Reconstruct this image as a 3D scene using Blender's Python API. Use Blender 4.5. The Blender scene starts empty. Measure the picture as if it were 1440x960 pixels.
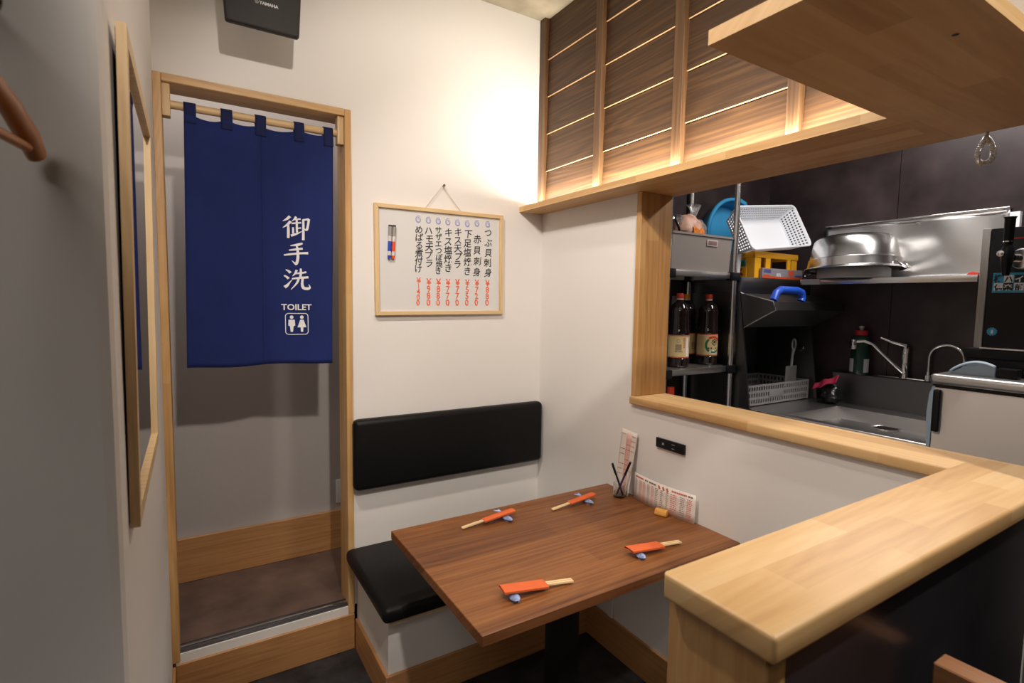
import bpy, bmesh, math, random
from mathutils import Vector, Matrix
random.seed(7)
C = bpy.context.scene.collection
sc = bpy.context.scene

# ------------------------------------------------------------------ camera
CAMX, CAMY, CAMZ = -1.471, -2.13, 1.4535
def set_camera():
    yaw, pitch, roll = 0.550759, -0.0759658, -0.0154868
    f = Vector((math.sin(yaw)*math.cos(pitch), math.cos(yaw)*math.cos(pitch), math.sin(pitch)))
    r = Vector((math.cos(yaw), -math.sin(yaw), 0)); d = f.cross(r)
    c, s = math.cos(roll), math.sin(roll)
    r2 = c*r + s*d; d2 = -s*r + c*d
    cd = bpy.data.cameras.new('camera'); co = bpy.data.objects.new('camera', cd); C.objects.link(co)
    m = Matrix((( r2.x, -d2.x, -f.x, CAMX), (r2.y, -d2.y, -f.y, CAMY), (r2.z, -d2.z, -f.z, CAMZ), (0, 0, 0, 1)))
    co.matrix_world = m
    cd.sensor_width = 36; cd.lens = 739.17/1440*36; cd.clip_start = 0.02
    cd.dof.use_dof = True; cd.dof.focus_distance = 2.3; cd.dof.aperture_fstop = 6.3
    sc.camera = co
set_camera()

# ------------------------------------------------------------------ world, lights, exposure
w = bpy.data.worlds.new('world'); sc.world = w; w.use_nodes = True
w.node_tree.nodes['Background'].inputs[0].default_value = (0.9, 0.85, 0.8, 1)
w.node_tree.nodes['Background'].inputs[1].default_value = 0.15
sc.view_settings.view_transform = 'Standard'; sc.view_settings.look = 'None'
sc.view_settings.gamma = 1; sc.view_settings.use_curve_mapping = False
sc.view_settings.exposure = 0.0

def spot(name, loc, target, power, col, size=75, blend=0.6, rad=0.04):
    l = bpy.data.lights.new(name, 'SPOT'); l.energy = power; l.color = col
    l.spot_size = math.radians(size); l.spot_blend = blend; l.shadow_soft_size = rad
    o = bpy.data.objects.new(name, l); C.objects.link(o); o.location = loc
    o.rotation_euler = (Vector(target)-Vector(loc)).to_track_quat('-Z', 'Y').to_euler()
    return o
def area(name, loc, rot, sx, sy, power, col, spread=180):
    l = bpy.data.lights.new(name, 'AREA'); l.shape = 'RECTANGLE'; l.size = sx; l.size_y = sy
    l.energy = power; l.color = col; l.spread = math.radians(spread)
    o = bpy.data.objects.new(name, l); C.objects.link(o); o.location = loc; o.rotation_euler = rot
    return o
WARM = (1.0, 0.89, 0.79); NEUT = (1.0, 0.92, 0.85)
spot('downlight_entrance', (-1.25, -2.55, 2.68), (-0.55, 0.0, 1.40), 112, WARM, 58, 0.45)
spot('downlight_aisle', (-1.42, -1.02, 2.68), (-0.10, -0.75, 1.15), 62, WARM, 100, 0.7)
spot('downlight_table', (-0.72, -0.98, 2.68), (-0.72, -0.85, 0.7), 26, WARM, 120, 0.9)
spot('downlight_counter', (-0.25, -2.45, 2.68), (-0.35, -1.8, 1.0), 80, NEUT, 70, 0.6)
area('room_fill_light', (-2.2, -3.0, 2.66), (0, 0, 0), 0.7, 0.7, 12, NEUT)  # added fill, out of view, lifts the room and the left wall face
area('corridor_ceiling_light', (-1.45, 0.30, 2.7), (0, 0, 0), 1.2, 0.2, 5, NEUT)
area('kitchen_ceiling_light', (1.15, -1.35, 2.6), (0, 0, 0), 0.15, 1.3, 26, (1.0, 0.94, 0.90))
# LED strip lying on top of the hanging shelf, shining up the boards
area('shelf_led', (-0.052, -0.76, 1.915), (math.radians(180), 0, 0), 0.015, 1.46, 19, (1.0, 0.92, 0.80))

# ------------------------------------------------------------------ materials
MAT = {}
def _new(name):
    m = bpy.data.materials.new(name); m.use_nodes = True; nt = m.node_tree
    return m, nt, nt.nodes, nt.links, nt.nodes['Principled BSDF']
def ramp(N, stops):
    r = N.new('ShaderNodeValToRGB'); e = r.color_ramp.elements
    e[0].position, e[0].color = stops[0][0], (*stops[0][1], 1)
    e[1].position, e[1].color = stops[-1][0], (*stops[-1][1], 1)
    for p, c in stops[1:-1]:
        x = e.new(p); x.color = (*c, 1)
    return r
def mat(name, col, rough=0.6, metal=0.0, bump=0.0, bscale=60, var=0.0, vscale=8, trans=0.0, alpha=1.0, coat=0.0, ior=1.45, spec=None, emit=None):
    if name in MAT: return MAT[name]
    m, nt, N, L, b = _new(name)
    b.inputs['Base Color'].default_value = (*col, 1); b.inputs['Roughness'].default_value = rough
    b.inputs['Metallic'].default_value = metal; b.inputs['Transmission Weight'].default_value = trans
    b.inputs['Alpha'].default_value = alpha; b.inputs['Coat Weight'].default_value = coat
    b.inputs['IOR'].default_value = ior
    if spec is not None: b.inputs['Specular IOR Level'].default_value = spec
    if emit:
        b.inputs['Emission Color'].default_value = (*emit[0], 1); b.inputs['Emission Strength'].default_value = emit[1]
    tc = N.new('ShaderNodeTexCoord')
    if var > 0:
        n = N.new('ShaderNodeTexNoise'); n.inputs['Scale'].default_value = vscale; n.inputs['Detail'].default_value = 5
        L.new(tc.outputs['Object'], n.inputs['Vector'])
        r = ramp(N, [(0.3, tuple(c*(1-var) for c in col)), (0.7, tuple(min(1, c*(1+var)) for c in col))])
        L.new(n.outputs['Fac'], r.inputs['Fac']); L.new(r.outputs['Color'], b.inputs['Base Color'])
    if bump > 0:
        n = N.new('ShaderNodeTexNoise'); n.inputs['Scale'].default_value = bscale; n.inputs['Detail'].default_value = 4
        L.new(tc.outputs['Object'], n.inputs['Vector'])
        bp = N.new('ShaderNodeBump'); bp.inputs['Strength'].default_value = bump; bp.inputs['Distance'].default_value = 0.002
        L.new(n.outputs['Fac'], bp.inputs['Height']); L.new(bp.outputs['Normal'], b.inputs['Normal'])
    MAT[name] = m; return m

def wood(name, cols, along='X', stave=(0.35, 0.045), rough=0.45, grain=28, contrast=0.5, stavevar=0.35, perobj=False, rings=0.5, coat=0.0):
    """laminated or solid timber: staves of random tone, streaky grain and a few ring figures"""
    if name in MAT: return MAT[name]
    m, nt, N, L, b = _new(name)
    tc = N.new('ShaderNodeTexCoord'); sx = N.new('ShaderNodeSeparateXYZ'); L.new(tc.outputs['Object'], sx.inputs[0])
    ax = {'X': ('X', 'Y', 'Z'), 'Y': ('Y', 'X', 'Z'), 'Z': ('Z', 'X', 'Y')}[along]
    add = N.new('ShaderNodeMath'); add.operation = 'ADD'
    L.new(sx.outputs[ax[1]], add.inputs[0]); L.new(sx.outputs[ax[2]], add.inputs[1])
    co = N.new('ShaderNodeCombineXYZ')
    L.new(sx.outputs[ax[0]], co.inputs['X']); L.new(add.outputs[0], co.inputs['Y'])
    vec = co.outputs[0]
    if perobj:
        oi = N.new('ShaderNodeObjectInfo'); ml = N.new('ShaderNodeMath'); ml.operation = 'MULTIPLY'; ml.inputs[1].default_value = 37.0
        L.new(oi.outputs['Random'], ml.inputs[0])
        va = N.new('ShaderNodeVectorMath'); va.operation = 'ADD'; L.new(vec, va.inputs[0])
        cz = N.new('ShaderNodeCombineXYZ'); L.new(ml.outputs[0], cz.inputs['X']); L.new(ml.outputs[0], cz.inputs['Z']); L.new(cz.outputs[0], va.inputs[1])
        vec = va.outputs[0]
    # grain
    mp = N.new('ShaderNodeMapping'); mp.inputs['Scale'].default_value = (0.8, grain, 1); L.new(vec, mp.inputs['Vector'])
    ns = N.new('ShaderNodeTexNoise'); ns.inputs['Scale'].default_value = 2.2; ns.inputs['Detail'].default_value = 9; ns.inputs['Roughness'].default_value = 0.62; ns.inputs['Distortion'].default_value = 0.15
    L.new(mp.outputs[0], ns.inputs['Vector'])
    # rings
    mp2 = N.new('ShaderNodeMapping'); mp2.inputs['Scale'].default_value = (0.9, 7, 1); L.new(vec, mp2.inputs['Vector'])
    n2 = N.new('ShaderNodeTexNoise'); n2.inputs['Scale'].default_value = 1.0; n2.inputs['Detail'].default_value = 0.5; L.new(mp2.outputs[0], n2.inputs['Vector'])
    sn = N.new('ShaderNodeMath'); sn.operation = 'MULTIPLY'; sn.inputs[1].default_value = 95; L.new(n2.outputs['Fac'], sn.inputs[0])
    s2 = N.new('ShaderNodeMath'); s2.operation = 'SINE'; L.new(sn.outputs[0], s2.inputs[0])
    s3 = N.new('ShaderNodeMath'); s3.operation = 'MULTIPLY'; s3.inputs[1].default_value = 0.16*rings; L.new(s2.outputs[0], s3.inputs[0])
    a1 = N.new('ShaderNodeMath'); a1.operation = 'ADD'; L.new(ns.outputs['Fac'], a1.inputs[0]); L.new(s3.outputs[0], a1.inputs[1])
    # staves
    br = N.new('ShaderNodeTexBrick'); br.inputs['Scale'].default_value = 1; br.inputs['Mortar Size'].default_value = 0.0
    br.inputs['Brick Width'].default_value = stave[0]; br.inputs['Row Height'].default_value = stave[1]
    br.inputs['Color1'].default_value = (0, 0, 0, 1); br.inputs['Color2'].default_value = (1, 1, 1, 1); br.offset = 0.37
    L.new(vec, br.inputs['Vector'])
    s4 = N.new('ShaderNodeMath'); s4.operation = 'MULTIPLY_ADD'; s4.inputs[1].default_value = stavevar; s4.inputs[2].default_value = -stavevar/2
    L.new(br.outputs['Color'], s4.inputs[0])
    a2 = N.new('ShaderNodeMath'); a2.operation = 'ADD'; L.new(a1.outputs[0], a2.inputs[0]); L.new(s4.outputs[0], a2.inputs[1])
    k = len(cols); lo, hi = 0.5-contrast/2, 0.5+contrast/2
    r = ramp(N, [(lo+(hi-lo)*i/(k-1), c) for i, c in enumerate(cols)])
    L.new(a2.outputs[0], r.inputs['Fac']); L.new(r.outputs['Color'], b.inputs['Base Color'])
    b.inputs['Roughness'].default_value = rough; b.inputs['Coat Weight'].default_value = coat
    bp = N.new('ShaderNodeBump'); bp.inputs['Strength'].default_value = 0.12; bp.inputs['Distance'].default_value = 0.002
    L.new(a1.outputs[0], bp.inputs['Height']); L.new(bp.outputs['Normal'], b.inputs['Normal'])
    MAT[name] = m; return m

OAK = [(0.50, 0.285, 0.115), (0.62, 0.385, 0.165), (0.70, 0.475, 0.235)]
OAKX = wood('laminated_oak_x', OAK, 'X', (0.36, 0.062), 0.42, grain=14, contrast=0.62, stavevar=0.42, rings=0.25)
OAKY = wood('laminated_oak_y', OAK, 'Y', (0.36, 0.062), 0.42, grain=14, contrast=0.62, stavevar=0.42, rings=0.25)
OAKZ = wood('laminated_oak_z', [(0.38, 0.185, 0.060), (0.50, 0.27, 0.095), (0.57, 0.34, 0.135)], 'Z', (0.30, 0.07), 0.42, stavevar=0.25, rings=0.2)
TRIMZ = wood('door_trim_z', [(0.44, 0.23, 0.085), (0.58, 0.34, 0.13), (0.64, 0.42, 0.19)], 'Z', (0.5, 0.2), 0.45, stavevar=0.2, rings=0.3)
TRIMX = wood('door_trim_x', [(0.44, 0.23, 0.085), (0.58, 0.34, 0.13), (0.64, 0.42, 0.19)], 'X', (0.5, 0.2), 0.45, stavevar=0.2, rings=0.3)
BASEX = wood('baseboard_x', [(0.34, 0.155, 0.055), (0.45, 0.225, 0.085), (0.52, 0.28, 0.12)], 'X', (3, 0.5), 0.45, grain=40, stavevar=0.05, rings=0.3)
BASEY = wood('baseboard_y', [(0.34, 0.155, 0.055), (0.45, 0.225, 0.085), (0.52, 0.28, 0.12)], 'Y', (3, 0.5), 0.45, grain=40, stavevar=0.05, rings=0.3)
PINEX = wood('pale_pine_x', [(0.55, 0.36, 0.17), (0.70, 0.50, 0.27), (0.76, 0.57, 0.33)], 'X', (3, 0.5), 0.5, stavevar=0.05, rings=0.3)
PINEZ = wood('pale_pine_z', [(0.55, 0.36, 0.17), (0.70, 0.50, 0.27), (0.76, 0.57, 0.33)], 'Z', (3, 0.5), 0.5, stavevar=0.05, rings=0.3)
CEDAR = wood('stained_cedar_y', [(0.024, 0.009, 0.002), (0.058, 0.025, 0.007), (0.12, 0.056, 0.017)], 'Y', (5, 1.0), 0.6, grain=46, contrast=0.55, stavevar=0.0, perobj=True, rings=0.42)
CEDARZ = wood('stained_cedar_z', [(0.055, 0.025, 0.009), (0.10, 0.048, 0.018), (0.155, 0.080, 0.032)], 'Z', (5, 1.0), 0.55, grain=34, contrast=0.6, stavevar=0.0, perobj=True, rings=0.6)
RAWEDGE = mat('raw_cedar_edge', (0.50, 0.30, 0.15), 0.7)
WALNUT = wood('walnut_table', [(0.085, 0.026, 0.006), (0.175, 0.060, 0.014), (0.27, 0.105, 0.030)], 'X', (2.5, 0.105), 0.42, grain=48, contrast=0.52, stavevar=0.24, rings=0.28)
CHAIRW = wood('chair_timber', [(0.36, 0.15, 0.065), (0.45, 0.20, 0.09), (0.5, 0.24, 0.11)], 'Y', (0.12, 0.03), 0.45, stavevar=0.2, rings=0.2)
HANGW = wood('hanger_timber', [(0.40, 0.15, 0.04), (0.52, 0.22, 0.07)], 'Y', (3, 1), 0.35, stavevar=0.0, rings=0.2)
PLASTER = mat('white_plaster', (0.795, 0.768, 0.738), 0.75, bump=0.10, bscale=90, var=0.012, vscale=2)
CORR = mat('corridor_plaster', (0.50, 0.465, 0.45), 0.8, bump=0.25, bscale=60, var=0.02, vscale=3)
CONC = mat('ceiling_concrete', (0.33, 0.285, 0.205), 0.85, bump=0.5, bscale=25, var=0.38, vscale=5)
DFLOOR = mat('black_floor_tile', (0.022, 0.022, 0.024), 0.55, bump=0.9, bscale=35, var=0.6, vscale=12)
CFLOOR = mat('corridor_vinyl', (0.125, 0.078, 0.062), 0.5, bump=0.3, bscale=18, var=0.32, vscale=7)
KWALL = mat('kitchen_dark_panel', (0.036, 0.024, 0.025), 0.38, bump=0.2, bscale=8, var=0.55, vscale=5)
PANEL = mat('counter_dark_panel', (0.022, 0.020, 0.024), 0.28, bump=0.15, bscale=9, var=0.5, vscale=4)
KDARK = mat('kitchen_dark_paint', (0.05, 0.045, 0.045), 0.6)
BLACKV = mat('black_vinyl', (0.006, 0.006, 0.0065), 0.45, bump=0.12, bscale=300, spec=0.22)
BLACKP = mat('black_plastic', (0.010, 0.010, 0.011), 0.33, spec=0.3)
BLACKM = mat('black_metal', (0.008, 0.008, 0.008), 0.5, spec=0.2)
STEEL = mat('stainless_steel', (0.66, 0.65, 0.64), 0.33, 1.0, bump=0.03, bscale=300)
STEELB = mat('polished_steel', (0.74, 0.73, 0.72), 0.24, 1.0)
STEELD = mat('dull_steel', (0.20, 0.195, 0.20), 0.36, 1.0)
CHROME = mat('chrome', (0.75, 0.75, 0.76), 0.08, 1.0)
ALU = mat('aluminium', (0.62, 0.61, 0.60), 0.28, 1.0)
NAVY = mat('navy_cotton', (0.004, 0.015, 0.115), 0.85, bump=0.35, bscale=500, var=0.10, vscale=9)
NAVYD = mat('navy_tab', (0.004, 0.010, 0.065), 0.85, bump=0.35, bscale=500)
INKW = mat('white_print', (0.80, 0.80, 0.82), 0.8)
BOARD = mat('whiteboard_enamel', (0.70, 0.70, 0.69), 0.22)
INKK = mat('black_ink', (0.015, 0.015, 0.02), 0.6)
INKR = mat('red_ink', (0.80, 0.13, 0.05), 0.6)
INKB = mat('blue_ink', (0.12, 0.13, 0.55), 0.6)
ORANGE = mat('orange_paper', (0.62, 0.115, 0.028), 0.7, var=0.05, vscale=30)
CHOP = mat('bare_chopstick', (0.78, 0.56, 0.30), 0.6, var=0.05, vscale=40)
PORC = mat('blue_white_porcelain', (0.24, 0.30, 0.50), 0.12, var=0.75, vscale=45, coat=0.5)
GLASS = mat('clear_glass', (0.95, 0.97, 0.96), 0.02, trans=1.0, ior=1.45)
PAPER = mat('laminated_card', (0.74, 0.66, 0.60), 0.3)
PAPERR = mat('pink_card_band', (0.72, 0.42, 0.36), 0.4)
MIRROR = mat('mirror_silver', (0.86, 0.87, 0.88), 0.02, 1.0)
BINGREY = mat('grey_storage_plastic', (0.27, 0.235, 0.215), 0.55, bump=0.1, bscale=120)
BLUET = mat('sky_blue_plastic', (0.05, 0.33, 0.62), 0.35)
WPLA = mat('white_plastic', (0.84, 0.86, 0.90), 0.38)
YEL = mat('yellow_plastic', (0.88, 0.42, 0.012), 0.38)
GREENP = mat('green_plastic', (0.03, 0.22, 0.17), 0.4)
BLUEH = mat('cobalt_plastic', (0.02, 0.10, 0.62), 0.35)
GREYP = mat('grey_plastic', (0.30, 0.29, 0.29), 0.5)
SOY = mat('soy_bottle_glass', (0.012, 0.007, 0.006), 0.08, coat=0.6)
LABELC = mat('cream_label', (0.66, 0.50, 0.24), 0.5)
REDP = mat('red_plastic', (0.62, 0.045, 0.025), 0.4)
GBOT = mat('dark_green_bottle', (0.008, 0.040, 0.028), 0.2)
FRIDGE = mat('beige_fridge_enamel', (0.80, 0.72, 0.65), 0.4)
PALEB = mat('pale_blue_gasket', (0.42, 0.52, 0.62), 0.4)
STK = mat('cyan_sticker', (0.04, 0.36, 0.56), 0.4)
PINK = mat('pink_cloth', (0.50, 0.03, 0.08), 0.8)
BAG = mat('clear_bag', (0.9, 0.88, 0.86), 0.15, trans=0.75, alpha=0.55)
BREAD = mat('peach_package', (0.62, 0.36, 0.26), 0.5, var=0.3, vscale=20)
LEDM = mat('led_tape', (1, 0.9, 0.7), 0.5, emit=((1.0, 0.82, 0.58), 6.0))

# ------------------------------------------------------------------ mesh builder
class MB:
    def __init__(s): s.bm = bmesh.new()
    def _merge(s, b2, smooth=False):
        off = {}
        for v in b2.verts: off[v] = s.bm.verts.new(v.co)
        for f in b2.faces:
            try:
                nf = s.bm.faces.new([off[v] for v in f.verts]); nf.smooth = smooth
            except ValueError: pass
        b2.free(); return s
    def box(s, x0, x1, y0, y1, z0, z1, bevel=0, seg=2, filt=None, mtx=None):
        b = bmesh.new(); x0, x1 = sorted((x0, x1)); y0, y1 = sorted((y0, y1)); z0, z1 = sorted((z0, z1))
        v = [b.verts.new(p) for p in ((x0,y0,z0),(x1,y0,z0),(x1,y1,z0),(x0,y1,z0),(x0,y0,z1),(x1,y0,z1),(x1,y1,z1),(x0,y1,z1))]
        for f in ((3,2,1,0),(4,5,6,7),(0,1,5,4),(1,2,6,5),(2,3,7,6),(3,0,4,7)): b.faces.new([v[i] for i in f])
        if bevel > 0:
            ed = [e for e in b.edges if filt is None or filt((e.verts[0].co+e.verts[1].co)/2)]
            bmesh.ops.bevel(b, geom=ed, offset=bevel, segments=seg, affect='EDGES', profile=0.5)
        if mtx is not None: b.transform(mtx)
        return s._merge(b, bevel > 0 and seg > 1)
    def prism(s, poly, a, b_, axis='Z', bevel=0, seg=2, filt=None, mtx=None):
        """poly extruded from a to b_ along axis; poly given in the two other axes in order"""
        b = bmesh.new()
        def P(u, v, t):
            return {'Z': (u, v, t), 'Y': (u, t, v), 'X': (t, u, v)}[axis]
        lo = [b.verts.new(P(u, v, a)) for u, v in poly]; hi = [b.verts.new(P(u, v, b_)) for u, v in poly]
        n = len(poly); b.faces.new(lo); b.faces.new(hi[::-1])
        for i in range(n): b.faces.new((lo[i], hi[i], hi[(i+1) % n], lo[(i+1) % n]))
        bmesh.ops.recalc_face_normals(b, faces=b.faces)
        if bevel > 0:
            ed = [e for e in b.edges if filt is None or filt((e.verts[0].co+e.verts[1].co)/2)]
            bmesh.ops.bevel(b, geom=ed, offset=bevel, segments=seg, affect='EDGES', profile=0.5)
        if mtx is not None: b.transform(mtx)
        return s._merge(b, bevel > 0 and seg > 1)
    def tube(s, pts, r, n=10, closed=False, caps=True, sq=None):
        b = bmesh.new(); pts = [Vector(p) for p in pts]; rs = r if isinstance(r, (list, tuple)) else [r]*len(pts)
        rings = []; m = len(pts); up = None
        for i, p in enumerate(pts):
            if closed: t = (pts[(i+1) % m]-pts[i-1])
            else: t = pts[min(i+1, m-1)]-pts[max(i-1, 0)]
            t.normalize()
            if up is None:
                up = Vector((0, 0, 1)) if abs(t.z) < 0.9 else Vector((1, 0, 0))
            u = t.cross(up).normalized(); v = u.cross(t).normalized(); up = v
            rings.append([b.verts.new(p + (u*math.cos(2*math.pi*k/n)+v*math.sin(2*math.pi*k/n)*(sq or 1))*rs[i]) for k in range(n)])
        for i in range(m if closed else m-1):
            A, B = rings[i], rings[(i+1) % m]
            for k in range(n): b.faces.new((A[k], A[(k+1) % n], B[(k+1) % n], B[k]))
        if caps and not closed: b.faces.new(rings[0][::-1]); b.faces.new(rings[-1])
        return s._merge(b, True)
    def lathe(s, prof, cx=0, cy=0, n=32, cap=True, mtx=None):
        """prof: (r, z) list"""
        b = bmesh.new(); rings = []
        for r, z in prof:
            rings.append([b.verts.new((cx+r*math.cos(2*math.pi*k/n), cy+r*math.sin(2*math.pi*k/n), z)) for k in range(n)] if r > 1e-6 else [b.verts.new((cx, cy, z))])
        for A, B in zip(rings, rings[1:]):
            for k in range(n):
                q = [A[k % len(A)], A[(k+1) % len(A)], B[(k+1) % len(B)], B[k % len(B)]]
                q = list(dict.fromkeys(q))
                if len(q) > 2: b.faces.new(q)
        bmesh.ops.recalc_face_normals(b, faces=b.faces)
        if mtx is not None: b.transform(mtx)
        return s._merge(b, True)
    def faces(s, verts, faces, smooth=False):
        vs = [s.bm.verts.new(v) for v in verts]
        for f in faces:
            try:
                nf = s.bm.faces.new([vs[i] for i in f]); nf.smooth = smooth
            except ValueError: pass
        return s
    def grid(s, fn, nu, nv, smooth=True):
        vs = [s.bm.verts.new(fn(i/nu, j/nv)) for j in range(nv+1) for i in range(nu+1)]
        for j in range(nv):
            for i in range(nu):
                a = j*(nu+1)+i; f = s.bm.faces.new((vs[a], vs[a+1], vs[a+nu+2], vs[a+nu+1])); f.smooth = smooth
        return s
    def build(s, name, m, parent=None, origin=None, label=None, solid=0):
        me = bpy.data.meshes.new(name)
        if parent is not None: o0 = Vector(parent_world(parent)) if origin is None else Vector(origin)
        elif origin is not None: o0 = Vector(origin)
        else:
            xs = [v.co for v in s.bm.verts]
            o0 = Vector(((min(v.x for v in xs)+max(v.x for v in xs))/2, (min(v.y for v in xs)+max(v.y for v in xs))/2, min(v.z for v in xs)))
        bmesh.ops.translate(s.bm, verts=s.bm.verts, vec=-o0)
        s.bm.to_mesh(me); s.bm.free(); me.materials.append(m)
        o = bpy.data.objects.new(name, me); C.objects.link(o)
        if any(p.use_smooth for p in me.polygons):
            try: me.set_sharp_from_angle(angle=math.radians(38))
            except Exception: pass
        if parent is not None:
            o.parent = parent; o.location = o0-Vector(parent_world(parent))
        else: o.location = o0
        if label: o['label'] = label
        if solid:
            md = o.modifiers.new('thickness', 'SOLIDIFY'); md.thickness = solid; md.offset = 0
        return o
def parent_world(o):
    v = Vector(o.location)
    while o.parent is not None: o = o.parent; v += o.location
    return v
def tag(o, label, cat, group=None, kind=None):
    o['label'] = label; o['category'] = cat
    if group: o['group'] = group
    if kind: o['kind'] = kind
    return o
def thing(name, loc, label, cat, group=None):
    o = bpy.data.objects.new(name, None); o.empty_display_size = 0.05; C.objects.link(o); o.location = loc
    return tag(o, label, cat, group)
def struct(o):
    o['kind'] = 'structure'; return o
def box(*a, **k): return MB().box(*a, **k)

def glyphs(body, size, bold=0.0, align='CENTER', space=1.0):
    """outline text -> (verts2d, faces)"""
    cu = bpy.data.curves.new('lettering', 'FONT'); cu.body = body; cu.size = size; cu.align_x = align
    cu.resolution_u = 3; cu.offset = bold; cu.space_line = space
    ob = bpy.data.objects.new('lettering', cu); C.objects.link(ob)
    bpy.context.view_layer.update()
    dg = bpy.context.evaluated_depsgraph_get(); me = bpy.data.meshes.new_from_object(ob.evaluated_get(dg))
    vs = [(v.co.x, v.co.y) for v in me.vertices]; fs = [tuple(p.vertices) for p in me.polygons]
    bpy.data.objects.remove(ob); bpy.data.curves.remove(cu); bpy.data.meshes.remove(me)
    return vs, fs
def stroke(mb, pts, f, steps=6):
    """brush stroke: pts (x,y,width) smoothed; f maps (x,y)->3D"""
    P = []
    n = len(pts)
    for i in range(n-1):
        p0 = pts[max(i-1, 0)]; p1 = pts[i]; p2 = pts[i+1]; p3 = pts[min(i+2, n-1)]
        for k in range(steps):
            t = k/steps
            P.append([0.5*((2*b)+(-a+c)*t+(2*a-5*b+4*c-d)*t*t+(-a+3*b-3*c+d)*t**3) for a, b, c, d in zip(p0, p1, p2, p3)])
    P.append(list(pts[-1]))
    vs = []
    for i, p in enumerate(P):
        q0 = P[max(i-1, 0)]; q1 = P[min(i+1, len(P)-1)]
        dx, dy = q1[0]-q0[0], q1[1]-q0[1]; l = math.hypot(dx, dy) or 1
        nx, ny = -dy/l*p[2]/2, dx/l*p[2]/2
        vs += [f(p[0]+nx, p[1]+ny), f(p[0]-nx, p[1]-ny)]
    return mb.faces(vs, [(2*i, 2*i+1, 2*i+3, 2*i+2) for i in range(len(P)-1)])

# ================================================================== SETTING
H = 2.763
struct(box(-3.2, 0.15, -4.8, 0.0, -0.06, 0).build('floor', DFLOOR))
struct(box(0.15, 1.95, -3.2, 0.15, -0.06, 0).build('floor_kitchen', KDARK))
struct(box(-3.2, 1.95, -4.8, 0.9, H, H+0.1).build('ceiling', CONC))
# back wall with the doorway
mb = MB()
mb.box(-0.918, 1.8, 0, 0.11, 0, H); mb.box(-1.556, -0.918, 0, 0.11, 2.182, H); mb.box(-3.0, -1.556, 0, 0.11, 0, H)
wb = struct(mb.build('wall_back', PLASTER))
struct(box(0.15, 1.8, -0.012, -0.001, 0, H).build('wall_kitchen_side', KWALL))
# corridor behind
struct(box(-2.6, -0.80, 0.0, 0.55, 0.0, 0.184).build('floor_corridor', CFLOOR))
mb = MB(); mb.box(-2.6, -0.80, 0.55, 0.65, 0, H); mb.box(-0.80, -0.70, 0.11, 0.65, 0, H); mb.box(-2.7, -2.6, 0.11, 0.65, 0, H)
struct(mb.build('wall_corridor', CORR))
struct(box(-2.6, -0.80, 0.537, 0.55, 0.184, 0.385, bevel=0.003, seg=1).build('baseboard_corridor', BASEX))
# left partition
mb = MB(); mb.prism([(-1.555, 0), (-1.555, -1.275), (-1.559, -1.286), (-1.570, -1.290), (-3.2, -1.290), (-3.2, 0)], 0, H)
struct(mb.build('wall_left', PLASTER))
struct(box(-1.555, -1.545, -1.27, -0.016, 0, 0.15, bevel=0.002, seg=1).build('baseboard_left', BASEY))
# right wall: below the sill, beside the opening, above the hanging shelf
mb = MB()
mb.box(0, 0.15, -1.80, 0, 0, 1.063); mb.box(0, 0.15, -0.645, 0, 1.063, 1.873); mb.box(0, 0.15, -1.826, 0, 1.9, H)
wr = struct(mb.build('wall_right', PLASTER))
struct(box(0, 0.15, -4.8, -1.828, 0, H).build('wall_right_rear', PANEL))
struct(box(-3.2, 0.15, -4.9, -4.8, 0, H).build('wall_front', PANEL))
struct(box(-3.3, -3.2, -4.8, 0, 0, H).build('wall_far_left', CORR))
mb = MB(); mb.box(1.80, 1.92, -0.755, 0, 0, H); wk = struct(mb.build('wall_kitchen_back', KWALL))
MB().box(1.80, 1.92, -1.668, -0.758, 0, H).build('panel', KWALL, wk); MB().box(1.80, 1.92, -3.2, -1.671, 0, H).build('panel', KWALL, wk)
struct(box(0.15, 1.92, -3.3, -3.2, 0, H).build('wall_kitchen_front', KDARK))
# baseboards of the booth
struct(box(-1.545, -0.918, -0.014, 0.0, 0, 0.15, bevel=0.002, seg=1).build('baseboard_step', BASEX))
struct(box(-1.545, -0.918, -0.006, 0.0, 0.15, 0.184).build('trim_step_plaster', PLASTER))
struct(box(-0.012, 0.0, -1.66, -0.407, 0, 0.145, bevel=0.002, seg=1).build('baseboard_right', BASEY))
# door frame of the corridor opening
dr = struct(box(-1.556, -1.531, -0.012, 0.112, 0.158, 2.182, bevel=0.002, seg=1).build('door_1', TRIMZ))
box(-0.942, -0.917, -0.012, 0.112, 0.155, 2.182, bevel=0.002, seg=1).build('door_post', TRIMZ, dr)
box(-1.531, -0.942, -0.012, 0.112, 2.156, 2.182, bevel=0.002, seg=1).build('lintel', TRIMX, dr)
mb = MB(); mb.box(-1.531, -0.942, 0.0, 0.045, 0.184, 0.190); mb.box(-1.531, -0.942, 0.012, 0.017, 0.190, 0.199); mb.box(-1.531, -0.942, 0.036, 0.041, 0.190, 0.196)
mb.build('threshold_rail', STEELD, dr)
MB().box(-1.531, -0.942, 0.0105, 0.0185, 0.196, 0.2005, bevel=0.001, seg=1).build('rail_ridge', CHROME, dr)
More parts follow.
